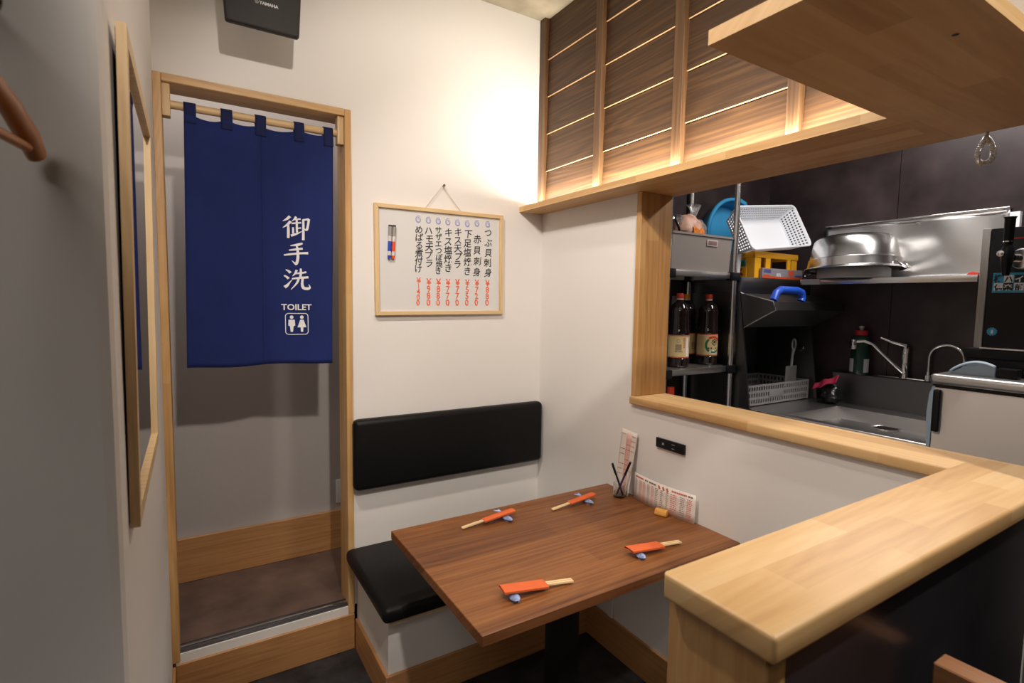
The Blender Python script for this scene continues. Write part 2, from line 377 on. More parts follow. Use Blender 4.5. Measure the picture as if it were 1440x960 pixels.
# stained boards with battens above the shelf
zs = [1.899, 2.064, 2.235, 2.405, 2.573, 2.7605]
bat = [(-0.002, -0.042), (-0.405, -0.445), (-0.820, -0.862), (-1.235, -1.272), (-1.62, -1.66)]
for i in range(4):
    for j in range(5):
        z0, z1 = zs[j]+0.0045, zs[j+1]-0.0005
        a, b = bat[i][1], bat[i+1][0]
        pl = MB().prism([(-0.0005, z0), (-0.0165, z0), (-0.0165, z0+0.002), (-0.010, z1), (-0.0005, z1)], a+0.0002, b-0.0002, 'Y').build('plank', CEDAR, wr, origin=((0), (a+b)/2, z0))
        pl.data.materials.append(RAWEDGE)
        for p in pl.data.polygons:
            if p.normal.z < -0.9: p.material_index = 1
    mb = MB(); mb.box(-0.035, -0.0005, bat[i][0], bat[i][1], 1.899, 2.7625, bevel=0.002, seg=1)
    mb.build('batten', CEDARZ, wr, origin=(0, bat[i][0], 1.899))
# cable duct down the right wall under the table
struct(box(-0.010, 0.0, -0.575, -0.548, 0.146, 0.70, bevel=0.002, seg=1).build('trim_cable_duct', PLASTER))

# ================================================================== PASS-THROUGH, COUNTER, HANGING SHELF
fr = struct(box(-0.012, 0.155, -0.670, -0.645, 1.095, 1.873, bevel=0.002, seg=1).build('window_1', OAKZ))
ct = thing('counter', (-0.45, -1.74, 0), 'L-shaped oak counter with thick pale worktop and dark front panel beside the kitchen', 'counter')
MB().box(-0.018, 0.152, -1.66, -0.645, 1.063, 1.095, bevel=0.006, seg=3, filt=lambda c: c.x < -0.01 and c.y > -1.659 and c.y < -0.646).build('sill', OAKY, ct)
MB().box(-0.94, 0.152, -1.820, -1.66, 1.060, 1.095, bevel=0.0065, seg=3, filt=lambda c: c.x < 0.1 and not (c.y > -1.661 and c.x > -0.9)).build('worktop', OAKX, ct)
MB().box(-0.920, -0.895, -1.800, -1.655, 0, 1.060, bevel=0.002, seg=1).build('end_panel', OAKZ, ct)
MB().box(-0.895, -0.0, -1.670, -1.655, 0, 1.060).build('booth_panel', PLASTER, ct)
MB().box(-0.885, -0.001, -1.800, -1.785, 0, 1.060).build('front_panel', PANEL, ct)
MB().box(-0.895, -0.885, -1.801, -1.786, 0, 1.060).build('corner_strip', OAKZ, ct)
hs = thing('hanging_shelf', (-0.07, -0.76, 1.873), 'L-shaped oak overhead shelf along the stained boards above the kitchen opening', 'shelf')
MB().box(-0.135, 0.165, -1.535, -0.001, 1.873, 1.897).build('board', OAKY, hs)
MB().box(-0.74, 0.165, -1.824, -1.535, 1.873, 1.897).build('board', OAKX, hs)
MB().box(-0.064, -0.040, -1.50, -0.02, 1.8975, 1.903).build('led_tape', LEDM, hs)
MB().lathe([(0, 1.8728), (0.005, 1.8728), (0.005, 1.8732)], -0.455, -1.765, 12).build('screw_hole', BLACKP, hs)
# coiled transparent cord hanging from the far edge of the shelf
mb = MB(); pts = []
for i in range(440):
    t = i/439; a = 2*math.pi*t
    cx = 0.0; ly = 0.0135*math.sin(a)*(1 - 0.45*math.cos(a)); lz = -0.029+0.029*math.cos(a)
    ph = t*2*math.pi*44; ta = Vector((0, math.cos(a), -math.sin(a)))
    nrm = Vector((0, math.sin(a), math.cos(a)))
    pts.append(Vector((0.158, -1.622+ly, 1.858+lz)) + Vector((1, 0, 0))*0.0055*math.cos(ph) + nrm*0.0055*math.sin(ph))
mb.tube(pts, 0.0013, 5)
mb.tube([(0.158, -1.622, 1.873), (0.158, -1.622, 1.852)], 0.004, 8)
tag(mb.build('coiled_cord', mat('clear_cord', (0.75, 0.72, 0.68), 0.2, trans=0.3)), 'clear coiled cord looped under the overhead shelf at the kitchen edge', 'cord')

# ================================================================== BENCH AND TABLE
bn = thing('bench', (-0.46, -0.25, 0), 'built-in bench with black vinyl seat and white plaster base along the back wall', 'bench')
MB().box(-0.905, -0.001, -0.407, -0.001, 0, 0.362).build('base', PLASTER, bn)
MB().box(-0.917, -0.905, -0.419, -0.016, 0, 0.130, bevel=0.002, seg=1).build('kick_board', BASEY, bn)
MB().box(-0.905, -0.001, -0.419, -0.407, 0, 0.130, bevel=0.002, seg=1).build('kick_board', BASEX, bn)
MB().box(-0.925, -0.002, -0.485, -0.002, 0.362, 0.376).build('seat_board', PINEX, bn)
MB().box(-0.952, -0.003, -0.508, -0.004, 0.376, 0.432, bevel=0.020, seg=4).build('seat_cushion', BLACKV, bn)
o = MB().box(-0.924, -0.012, -0.058, -0.001, 0.678, 0.970, bevel=0.022, seg=5).build('backrest', BLACKV)
tag(o, 'long black vinyl backrest pad fixed to the white back wall', 'backrest')

tb = thing('dining_table', (-0.465, -0.83, 0), 'rectangular walnut-veneer table on a black pedestal in the booth', 'table')
MB().box(-0.930, -0.002, -1.140, -0.515, 0.675, 0.703, bevel=0.0015, seg=1).build('tabletop', WALNUT, tb)
MB().box(-0.505, -0.425, -0.87, -0.79, 0.02, 0.66, bevel=0.004).build('pedestal', BLACKM, tb)
MB().box(-0.66, -0.27, -1.02, -0.64, 0.0, 0.02, bevel=0.004).build('base_plate', BLACKM, tb)
MB().box(-0.62, -0.31, -0.98, -0.68, 0.66, 0.675).build('mounting_plate', BLACKM, tb)
mb = MB(); mb.lathe([(0, 0.0), (0.15, 0), (0.16, 0.01), (0.15, 0.02), (0.02, 0.03), (0.02, 0.40)], -0.20, -1.42, 28)
st = thing('stool', (-0.20, -1.42, 0), 'low round black stool half hidden behind the counter end', 'stool')
mb.build('stem', BLACKM, st)
MB().lathe([(0, 0.40), (0.15, 0.40), (0.165, 0.42), (0.165, 0.45), (0.15, 0.465), (0, 0.47)], -0.20, -1.42, 32).build('seat', BLACKV, st)

# chopsticks in orange sleeves on fish rests
def zz(u): return 0.0195 - 0.0155*u/0.19
def make_chop():
    root = thing('chopsticks', (0, 0, 0), '', 'chopsticks')
    slv = MB()
    n = 10
    def sl(u, v):
        x = 0.125*u; y = (v-0.5)*0.040; return Vector((x, y, zz(x)+0.0055+0.0018*math.cos((v-0.5)*math.pi)))
    def sl2(u, v):
        x = 0.125*u; y = (0.5-v)*0.040; return Vector((x, y, zz(x)+0.0005))
    slv.grid(sl, 4, n); slv.grid(sl2, 4, n)
    for sgn in (-1, 1):
        slv.faces([(0, sgn*0.02, zz(0)+0.0005), (0.125, sgn*0.02, zz(0.125)+0.0005), (0.125, sgn*0.02, zz(0.125)+0.0055), (0, sgn*0.02, zz(0)+0.0055)], [(0, 1, 2, 3)])
    slv.build('paper_sleeve', ORANGE, root)
    for sgn in (-1, 1):
        L = 0.205; verts = []
        for x, hw in ((0.004, 0.0025), (L, 0.0045)):
            z = zz(x)+0.0012
            verts += [(x, sgn*0.0046-hw*0.95, z), (x, sgn*0.0046+hw*0.95, z), (x, sgn*0.0046+hw*0.8, z+0.0042), (x, sgn*0.0046-hw*0.8, z+0.0042)]
        MB().faces(verts, [(0, 1, 2, 3), (7, 6, 5, 4), (0, 4, 5, 1), (1, 5, 6, 2), (2, 6, 7, 3), (3, 7, 4, 0)]).build('chopstick', CHOP, root)
    return root
def make_rest():
    mb = MB()
    def body(u, v):
        a = 2*math.pi*v; t = u; y = -0.032+0.050*t
        r = 0.0105*math.sin(math.pi*min(1, t*0.93+0.03))**0.6
        return Vector((r*math.cos(a)*1.15, y, 0.0078+r*0.62*math.sin(a)))
    mb.grid(body, 12, 14)
    bd = mb
    bd.prism([(-0.003, 0.020), (-0.011, 0.041), (0, 0.034), (0.011, 0.042), (0.003, 0.020)], 0.0165, 0.0205, 'Z', bevel=0.001)
    bd.tube([(0, 0.010, 0.008), (0, 0.018, 0.011), (0, 0.025, 0.0185)], [0.005, 0.004, 0.002], 8)
    bd.prism([(-0.009, -0.022), (0.009, -0.022), (0.007, 0.005), (-0.007, 0.005)], 0.0, 0.004, 'Z')
    bmesh.ops.scale(bd.bm, verts=bd.bm.verts, vec=(1.15, 1.22, 1.0)); return bd.build('chopstick_rest', PORC, origin=(0, 0, 0))
def copy_tree(o, parent=None):
    c = o.copy(); C.objects.link(c); c.parent = parent
    for ch in list(o.children): copy_tree(ch, c)
    return c
cp0 = make_chop(); rs0 = make_rest()
sets = [(-0.521, -0.611, 182.5, 'back-left of the table', -0.560, -0.617),
        (-0.171, -0.628, 183.5, 'back-right of the table near the cup', -0.215, -0.632),
        (-0.815, -1.031, -8, 'front-left corner of the table', -0.790, -1.037),
        (-0.379, -1.032, -4, 'front-right of the table near the counter', -0.352, -1.036)]
for i, (x, y, a, wh, rx, ry) in enumerate(sets):
    c = cp0 if i == 0 else copy_tree(cp0); c.location = (x, y, 0.703); c.rotation_euler.z = math.radians(a); c.scale.y = 0.68 if i < 2 else 1.0
    tag(c, 'wooden chopsticks in an orange paper sleeve at the ' + wh, 'chopsticks', 'chopstick sets on the table')
    r = rs0 if i == 0 else rs0.copy()
    if i: C.objects.link(r)
    r.location = (rx, ry, 0.703); r.rotation_euler.z = math.radians([10, 8, -12, -8][i]); r.scale.y = [1, 1, 0.66, 0.66][i]; r.location.y += [0, 0, -0.012, -0.012][i]
    tag(r, 'blue and white fish chopstick rest at the ' + wh, 'chopstick rest', 'chopstick rests on the table')

# cup, pens, menus
cup = MB().lathe([(0, 0.703), (0.022, 0.703), (0.0235, 0.706), (0.0245, 0.755), (0.0225, 0.755), (0.0215, 0.711), (0, 0.710)], -0.062, -0.652, 32).build('pen_glass', GLASS)
tag(cup, 'small clear glass holding pens at the wall end of the table', 'glass')
def pen(p0, p1, wh, col):
    p0, p1 = Vector(p0), Vector(p1); t = thing('pen', p0, wh, 'pen', 'pens in the glass'); d = (p1-p0)
    MB().tube([p0, p0+d*0.06, p0+d*0.62], [0.001, 0.0035, 0.0036], 10).build('barrel', col, t)
    MB().tube([p0+d*0.62, p0+d*0.97, p1], [0.0044, 0.0044, 0.0035], 10).build('cap', BLACKP, t)
    MB().tube([p0+d*0.68+Vector((-0.005, 0, 0)), p0+d*0.95+Vector((-0.005, 0, 0))], 0.0012, 6).build('clip', BLACKP, t)
pen((-0.055, -0.664, 0.7115), (-0.072, -0.618, 0.828), 'black pen leaning to the left in the small glass', BLACKP)
pen((-0.070, -0.645, 0.7115), (-0.042, -0.686, 0.845), 'dark blue pen leaning to the right in the small glass', mat('navy_pen', (0.02, 0.02, 0.10), 0.3))

def text_rows(mb, f, x0, x1, z0, z1, n, rnd, hgt=0.45, gap=0.25):
    """rows of tiny unreadable print between x0..x1"""
    for r in range(n):
        z = z1-(z1-z0)*(r+0.5)/n; h = (z1-z0)/n*hgt/2; x = x0
        while x < x1-0.002:
            wd = min(rnd.uniform(0.003, 0.012), x1-x)
            mb.faces([f(x, z-h), f(x+wd, z-h), f(x+wd, z+h), f(x, z+h)], [(0, 1, 2, 3)]); x += wd+rnd.uniform(0.001, 0.004)*gap*4
# tall narrow menu behind the cup
mt = thing('tall_menu', (-0.030, -0.650, 0.703), 'tall narrow printed menu card leaning against the right wall behind the pen glass', 'menu')
def tm(u, v, off=0.0):      # u 0..1 across, v 0..1 up
    wd = 0.075+0.012*v
    y = -0.600-0.002*v - wd*u; x = -0.040+0.030*v + 0.010*math.sin(math.pi*u)*(1-v) - off
    return Vector((x, y, 0.7035+0.255*v-0.006*u*v))
MB().grid(lambda u, v: tm(u, v), 8, 10).build('card', PAPER, mt, solid=0.0008)
MB().grid(lambda u, v: tm(0.36+0.3*u, 0.02+0.93*v, 0.0008), 4, 10).build('red_band', PAPERR, mt, solid=0.0002)
rnd = random.Random(3); mb = MB()
for r in range(9):
    v = 0.30+0.078*r
    for (a, b) in ((0.05, 0.30), (0.40, 0.62), (0.70, 0.93)):
        if rnd.random() < 0.75:
            uu = a
            while uu < b:
                w_ = rnd.uniform(0.02, 0.06); mb.faces([tm(uu, v, 0.0016), tm(uu+w_, v, 0.0016), tm(uu+w_, v+0.012, 0.0016), tm(uu, v+0.012, 0.0016)], [(0, 1, 2, 3)]); uu += w_+0.025
mb.build('print', mat('red_print', (0.45, 0.09, 0.08), 0.6), mt)['kind'] = 'stuff'
# wide menu card, slightly curved, in a wooden clip
mw = thing('menu_card', (-0.028, -0.83, 0.703), 'wide laminated menu card standing against the right wall on the table', 'menu')
def wm(y_, z_, off=0.0):     # y_ 0..0.295 along -y, z_ up
    t = y_/0.295
    return Vector((-0.020-0.016*math.sin(math.pi*t)-off+0.004*(z_/0.1), -0.685-0.290*t, 0.7035+z_))
MB().grid(lambda u, v: wm(0.295*u, 0.100*v), 16, 3).build('card', PAPER, mw, solid=0.0008)
mk = MB(); mr = MB(); rnd = random.Random(11)
for (a, b, ink, n) in ((0.012, 0.022, mk, 11), (0.034, 0.050, mr, 12), (0.056, 0.072, mr, 12), (0.082, 0.096, mk, 12), (0.104, 0.118, mr, 11), (0.124, 0.138, mk, 11), (0.150, 0.163, mk, 10), (0.176, 0.186, mk, 10), (0.196, 0.222, mr, 10), (0.236, 0.254, mk, 11), (0.262, 0.282, mr, 11)):
    text_rows(ink, lambda y, z: wm(y, z, 0.0008), a, b, 0.008, 0.080, n, rnd, 0.4, 0.2)
for (a, b, ink) in ((0.012, 0.060, mr), (0.066, 0.084, mk), (0.090, 0.128, mk), (0.200, 0.262, mr), (0.266, 0.284, mk)):
    text_rows(ink, lambda y, z: wm(y, z, 0.0008), a, b, 0.084, 0.093, 1, rnd, 0.7, 0.12)
for y in (0.136, 0.156, 0.174): mr.faces([wm(y, 0.090, 0.0009), wm(y+0.006, 0.078, 0.0009), wm(y+0.014, 0.082, 0.0009), wm(y+0.008, 0.094, 0.0009)], [(0, 1, 2, 3)])
mk.build('black_print', mat('dark_print', (0.24, 0.19, 0.18), 0.6), mw)['kind'] = 'stuff'; mr.build('red_print', mat('red_print2', (0.60, 0.16, 0.14), 0.6), mw)['kind'] = 'stuff'
mb = MB()
mb.prism([(-0.012, 0), (0.012, 0), (0.014, 0.006), (0.010, 0.016), (0.0, 0.0195), (-0.010, 0.016), (-0.014, 0.006)], 0, 0.036, 'X', bevel=0.002,
         mtx=Matrix.Translation((-0.056, -0.862, 0.7035)) @ Matrix.Rotation(math.radians(-68), 4, 'Z') @ Matrix.Scale(1.2, 4) @ Matrix.Translation((-0.018, 0, 0)))
tag(mb.build('menu_stand', mat('honey_wood', (0.62, 0.30, 0.06), 0.5, var=0.1, vscale=40)), 'small rounded honey-coloured wooden block in front of the wide menu card', 'menu stand')
# socket plate
sk = thing('socket_plate', (0, -0.845, 0.926), 'black horizontal socket plate on the white wall above the table', 'socket')
MB().box(-0.010, -0.0005, -0.911, -0.780, 0.926, 0.962, bevel=0.002).build('plate', BLACKP, sk)
mb = MB()
for (y, z, h, ww) in ((-0.862, 0.951, 0.002, 0.014), (-0.862, 0.936, 0.002, 0.012), (-0.815, 0.944, 0.008, 0.008)):
    mb.box(-0.0106, -0.0101, y-ww/2, y+ww/2, z-h/2, z+h/2)
mb.build('markings', GREYP, sk)['kind'] = 'stuff'

# ================================================================== DOORWAY CURTAIN
rod = thing('curtain_rod', (-1.237, 0.02, 2.08), 'round wooden rod on two wooden blocks across the top of the doorway', 'rod')
MB().tube([(-1.518, 0.024, 2.094), (-0.955, 0.024, 2.094)], 0.0135, 16).build('pole', PINEX, rod)
MB().box(-1.531, -1.507, 0.002, 0.040, 2.050, 2.156, bevel=0.003).build('bracket', PINEZ, rod)
MB().box(-0.966, -0.942, 0.002, 0.040, 2.050, 2.156, bevel=0.003).build('bracket', PINEZ, rod)
nr = thing('door_curtain', (-1.23, 0.02, 1.205), 'navy blue split door curtain with white toilet lettering hanging in the doorway', 'curtain')
def cy(x, z):
    t = (2.083-z)/0.88
    s = x+1.23
    return 0.006 + 0.0075*math.sin(13*s+1.1+0.8*t) + 0.0050*math.sin(31*s+2.0*t)*(1.25-0.6*t) + 0.0018*math.sin(70*s)*max(0, 1-3*t) - 0.006*t + 0.003*math.sin(9*t+4*s) + 0.006*math.exp(-(s/0.02)**2)*(0.4+0.6*t)
tabs = [(-1.470, -1.434), (-1.360, -1.324), (-1.252, -1.216), (-1.121, -1.086), (-1.016, -0.981)]
def ztop(x):
    sag = 0
    c = [(a+b)/2 for a, b in tabs]
    for p, q in zip(c, c[1:]):
        if p <= x <= q: sag = 0.010*math.sin(math.pi*(x-p)/(q-p))
    return 2.062+0.018*(x+1.47)/0.49 - sag
def panel(x0t, x1t, x0b, x1b, name):
    def f(u, v):
        x = (x0t+(x1t-x0t)*u)*(1-v) + (x0b+(x1b-x0b)*u)*v
        zt = ztop(x); z = zt + (1.204+0.003*math.sin(20*x)-zt)*v
        return Vector((x, cy(x, z), z))
    return MB().grid(f, 44, 50).build(name, NAVY, nr, solid=0.0016)
panel(-1.470, -1.2305, -1.483, -1.237, 'cloth_panel'); panel(-1.2325, -0.981, -1.2395, -0.996, 'cloth_panel')
for a, b in tabs:
    R = 0.0165
    def f(u, v, a=a, b=b):
        x = a+(b-a)*u
        L = 0.075
        if v < 0.35:                      # front flap sewn on the cloth
            z = 2.035+(2.094-2.035)*(v/0.35); y = cy(x, z)-0.003 if v < 0.3 else 0.024-R
            k = v/0.35; y = (cy(x, z)-0.0026)*(1-k)+(0.024-R)*k
            return Vector((x, y, z))
        if v < 0.75:
            a_ = math.pi-math.pi*(v-0.35)/0.40
            return Vector((x, 0.024+R*math.cos(a_), 2.094+R*math.sin(a_)))
        k = (v-0.75)/0.25; z = 2.094-(0.045)*k
        return Vector((x, (0.024+R)*(1-k)+(cy(x, z)+0.003)*k, z))
    MB().grid(f, 4, 30).build('tab', NAVYD, nr, solid=0.0014)
# seams
mb = MB()
for xt, xb in ((-1.4655, -1.4785), (-1.2345, -1.241), (-1.226, -1.2285), (-0.9855, -1.0005)):
    n = 40
    vs = []
    for i in range(n+1):
        t = i/n; x = xt+(xb-xt)*t; z = 2.055-0.85*t
        vs += [(x-0.0006, cy(x-0.0006, z)-0.0013, z), (x+0.0006, cy(x+0.0006, z)-0.0013, z)]
    mb.faces(vs, [(2*i, 2*i+1, 2*i+3, 2*i+2) for i in range(n)])
mb.build('seam', NAVYD, nr)
KAN = {
 '御': [[(28,97,10),(16,84,8),(2,75,2)],[(30,76,10),(18,60,8),(1,46,2)],[(21,62,6),(21,32,9),(20,2,8)],
       [(50,97,8),(44,86,6),(35,77,2)],[(44,84,5),(66,88,6)],[(33,66,6),(50,69,6),(68,72,6)],[(52,86,6),(52,55,7),(52,28,7)],[(53,46,5),(67,49,5)],[(38,50,6),(38,22,7)],[(30,13,9),(50,22,7),(70,34,2)],
       [(73,84,6),(98,90,8)],[(97,90,9),(94,66,8),(88,42,8),(78,48,2)],[(76,86,7),(76,50,8),(75,-4,9)]],
 '手': [[(76,95,6),(58,88,10),(28,82,3)],[(22,62,5),(50,67,8),(76,72,8)],[(2,40,6),(30,45,8),(70,51,8),(98,53,10)],[(52,86,6),(56,60,9),(56,28,10),(50,4,10),(42,8,6),(32,18,1)]],
 '洗': [[(10,92,4),(20,86,8),(27,78,10)],[(3,66,4),(13,60,8),(20,52,9)],[(5,14,12),(14,22,10),(24,36,5),(34,50,1)],
       [(50,92,8),(44,76,7),(34,64,2)],[(44,76,6),(66,79,7),(86,84,7)],[(65,99,6),(65,80,8),(63,57,8)],[(32,52,6),(60,57,8),(94,61,9)],[(57,56,8),(50,34,7),(28,4,2)],[(72,58,8),(70,28,9),(76,12,11),(92,10,11),(99,16,7),(95,30,1)]]}
mb = MB()
def onc(x, z): return Vector((x, cy(x, z)-0.0022, z))
for ch, x0, x1, z0, z1 in (('御', -1.168, -1.074, 1.675, 1.760), ('手', -1.167, -1.079, 1.579, 1.664), ('洗', -1.169, -1.075, 1.482, 1.566)):
    mb = MB()
    for s_ in KAN[ch]: stroke(mb, [(a, b, w_*1.12) for a, b, w_ in s_], lambda x, y, x0=x0, x1=x1, z0=z0, z1=z1: onc(x0+(x1-x0)*x/100, z0+(z1-z0)*y/100), 7)
    mb.build('character', INKW, nr, label='white brush-written character ' + ch)
mb = MB()
vs, fs = glyphs('TOILET', 0.031, 0.0006)
mb.faces([onc(-1.1235+x*1.05, 1.409+y) for x, y in vs], fs)
mb.build('word', INKW, nr, label='white word TOILET')['kind'] = 'stuff'
mb = MB()
# pictogram: rounded square with man and woman
def rr(cx, cz, hw, hh, r, n=6):
    out = []
    for qx, qz, a0 in ((1, 1, 0), (-1, 1, 90), (-1, -1, 180), (1, -1, 270)):
        for k in range(n+1):
            a = math.radians(a0+90*k/n); out.append((cx+qx*(hw-r)+r*math.cos(a), cz+qz*(hh-r)+r*math.sin(a)))
    return out
o1 = rr(-1.1235, 1.356, 0.041, 0.041, 0.012); o2 = rr(-1.1235, 1.356, 0.0385, 0.0385, 0.010); n = len(o1)
mb.faces([onc(*p) for p in o1+o2], [(i, (i+1) % n, n+(i+1) % n, n+i) for i in range(n)])
def poly(pts): mb.faces([onc(*p) for p in pts], [tuple(range(len(pts)))])
for cx in (-1.142, -1.106):
    poly([(cx+0.0065*math.cos(a*math.pi/8), 1.3815+0.0065*math.sin(a*math.pi/8)) for a in range(16)])
c_ = -1.142; poly([(c_-0.011, 1.372), (c_+0.011, 1.372), (c_+0.012, 1.349), (c_+0.008, 1.349), (c_+0.006, 1.345), (c_+0.004, 1.326), (c_-0.004, 1.326), (c_-0.006, 1.345), (c_-0.008, 1.349), (c_-0.012, 1.349)])
c_ = -1.106; poly([(c_-0.006, 1.372), (c_+0.006, 1.372), (c_+0.016, 1.343), (c_+0.005, 1.343), (c_+0.004, 1.326), (c_-0.004, 1.326), (c_-0.005, 1.343), (c_-0.016, 1.343)])
mb.build('pictogram', INKW, nr, label='white man and woman pictogram in a rounded square')['kind'] = 'stuff'
tag(box(-0.862, -0.836, 0.540, 0.5495, 0.42, 0.54, bevel=0.002).build('switch_plate', WPLA), 'small white switch plate low on the corridor wall past the doorway', 'switch')

# ================================================================== SPEAKER
sp = thing('speaker', (-1.24, -0.12, 2.316), 'black wall speaker mounted high above the doorway', 'speaker')
mb = MB(); mb.prism([(-1.352, 2.316), (-1.134, 2.316), (-1.118, 2.60), (-1.368, 2.60)], -0.20, -0.175, 'Y', bevel=0.008, seg=3); mb.build('grille', mat('speaker_grille', (0.018, 0.017, 0.016), 0.5, bump=0.4, bscale=900), sp)
mb = MB(); mb.prism([(-0.175, 2.322), (-0.060, 2.412), (-0.060, 2.555), (-0.175, 2.594)], -1.345, -1.141, 'X', bevel=0.010, seg=3); mb.build('cabinet', BLACKP, sp)
MB().box(-1.27, -1.21, -0.06, -0.001, 2.42, 2.50).build('wall_bracket', BLACKM, sp)
vs, fs = glyphs('YAMAHA', 0.0135, 0.0006, 'LEFT')
mb = MB(); mb.faces([(-1.254+x, -0.2008, 2.3905+y) for x, y in vs], fs)
ring = [(math.cos(a*math.pi/10), math.sin(a*math.pi/10)) for a in range(20)]
mb.faces([(-1.2615+0.0052*a, -0.2008, 2.395+0.0052*b) for a, b in ring]+[(-1.2615+0.0042*a, -0.2008, 2.395+0.0042*b) for a, b in ring], [(i, (i+1) % 20, 20+(i+1) % 20, 20+i) for i in range(20)])
for k in range(3):
    a = math.radians(90+120*k); mb.faces([(-1.2615-0.0006*math.sin(a), -0.2008, 2.395+0.0006*math.cos(a)), (-1.2615+0.0006*math.sin(a), -0.2008, 2.395-0.0006*math.cos(a)), (-1.2615+0.0044*math.cos(a), -0.2008, 2.395+0.0044*math.sin(a))], [(0, 1, 2)])
mb.build('badge', mat('badge_silver', (0.6, 0.6, 0.6), 0.35), sp)['kind'] = 'stuff'

# ================================================================== WHITEBOARD
wb_ = thing('whiteboard', (-0.526, 0, 1.39), 'whiteboard menu in a pale wood frame with handwritten dishes and red prices', 'whiteboard')
X0, X1, Z0, Z1 = -0.825, -0.227, 1.391, 1.843; F = 0.017
MB().box(X0+F*0.7, X1-F*0.7, -0.010, -0.002, Z0+F*0.7, Z1-F*0.7).build('panel', BOARD, wb_)
for q in (0, 1):
    z0, z1 = (Z0, Z0+F) if q == 0 else (Z1-F, Z1)
    MB().prism([(X0, z0 if q == 0 else z1), (X1, z0 if q == 0 else z1), (X1-F, z1 if q == 0 else z0), (X0+F, z1 if q == 0 else z0)], -0.020, -0.001, 'Y', bevel=0.0015, seg=1).build('frame_rail', PINEX, wb_)
    xo, xi = (X0, X0+F) if q == 0 else (X1, X1-F)
    MB().prism([(xo, Z0), (xi, Z0+F), (xi, Z1-F), (xo, Z1)], -0.020, -0.001, 'Y', bevel=0.0015, seg=1).build('frame_stile', PINEZ, wb_)
cols = [(-0.303, 'つぶ貝刺身', '880', 1.780, 1.556), (-0.358, '赤貝刺身', '720', 1.750, 1.556), (-0.406, '下足塩焼き', '550', 1.765, 1.560), (-0.454, 'キス天プラ', '770', 1.765, 1.590),
        (-0.500, 'キス塩焼き', '770', 1.762, 1.572), (-0.545, 'サザエつぼ焼き', '880', 1.765, 1.562), (-0.590, 'ハモ天プラ', '980', 1.762, 1.590), (-0.636, 'めばる煮付け', '1400', 1.762, 1.566)]
rnd = random.Random(5)
for i, (cx, txt, price, zt, zb) in enumerate(cols):
    mk, mr, mbl = MB(), MB(), MB()
    n = len(txt); st_ = (zt-zb)/n; sz = min(0.040, st_*1.12)
    for j, ch in enumerate(txt):
        vs, fs = glyphs(ch, sz, 0.0005, 'CENTER')
        zc = zt-st_*(j+1)+st_*0.22; sk_ = rnd.uniform(-0.06, 0.12); dx = rnd.uniform(-0.002, 0.002)
        mk.faces([(cx+dx+x*1.0+sk_*y, -0.0106, zc+y+0.06*x) for x, y in vs], fs)
    s2 = 0.118/ (len(price)+1); ztp = 1.545 if len(price) == 3 else 1.546
    for j, ch in enumerate('¥'+price):
        vs, fs = glyphs(ch, 0.038 if len(price) == 3 else 0.032, 0.0007, 'CENTER')
        mr.faces([(cx-0.001*j+rnd.uniform(-0.001, 0.001)+x*0.95-0.05*y, -0.0106, ztp-s2*(j+1)+0.004+y) for x, y in vs], fs)
    zc = [1.797, 1.796, 1.800, 1.790, 1.795, 1.795, 1.790, 1.790][i]
    zc = 1.797 if i < 2 else 1.792
    sp_ = []
    for k in range(41):
        t = k/40; a = math.radians(60+t*760); r_ = 0.0140*(1-0.62*t)
        sp_.append((cx+r_*math.cos(a)*0.95, zc+r_*1.05*math.sin(a)-0.003*t, 0.0016))
    stroke(mbl, sp_, lambda x, z: (x, -0.0106, z), 2)
    mk.build('dish_name', INKK, wb_)['kind'] = 'stuff'; mr.build('price', INKR, wb_)['kind'] = 'stuff'; mbl.build('bullet_spiral', INKB, wb_)
mb = MB(); mb.tube([(-0.606, -0.012, 1.842), (-0.5265, -0.010, 1.941), (-0.438, -0.012, 1.842)], 0.0012, 6)
mb.build('hanging_cord', mat('string', (0.55, 0.47, 0.36), 0.8), wb_)
wb_.rotation_euler.y = -0.010
mb = MB(); mb.tube([(-0.526, 0.0, 1.944), (-0.526, -0.016, 1.944)], 0.0022, 8); mb.tube([(-0.526, -0.016, 1.944), (-0.526, -0.019, 1.944)], 0.0055, 12)
tag(mb.build('wall_pin', STEELD), 'small pin in the back wall above the whiteboard', 'pin')
for (xt, xb, col, nm) in ((-0.764, -0.769, mat('marker_blue', (0.02, 0.07, 0.50), 0.35), 'blue'), (-0.748, -0.753, mat('marker_red', (0.75, 0.08, 0.03), 0.35), 'red')):
    yb = -0.0185 
    t = thing('marker_pen', (xb, -0.0185, 1.620), nm + ' whiteboard marker stuck to the left side of the whiteboard', 'marker', 'markers on the whiteboard')
    P = lambda z: (xb+(xt-xb)*(z-1.62)/0.135, yb, z)
    MB().tube([P(1.633), P(1.712)], 0.0068, 14).build('barrel', mat('marker_label', (0.62, 0.60, 0.60), 0.4), t)
    MB().tube([P(1.650), P(1.690)], 0.0071, 14).build('label_band', col, t)
    MB().tube([P(1.620), P(1.633)], [0.0062, 0.0072], 14).build('tip_plug', col, t)
    MB().tube([P(1.712), P(1.750)], 0.0075, 14).build('cap', mat('marker_cap', (0.30, 0.29, 0.28), 0.4), t)
    MB().tube([P(1.750), P(1.756)], 0.0077, 14).build('eraser', BLACKP, t)

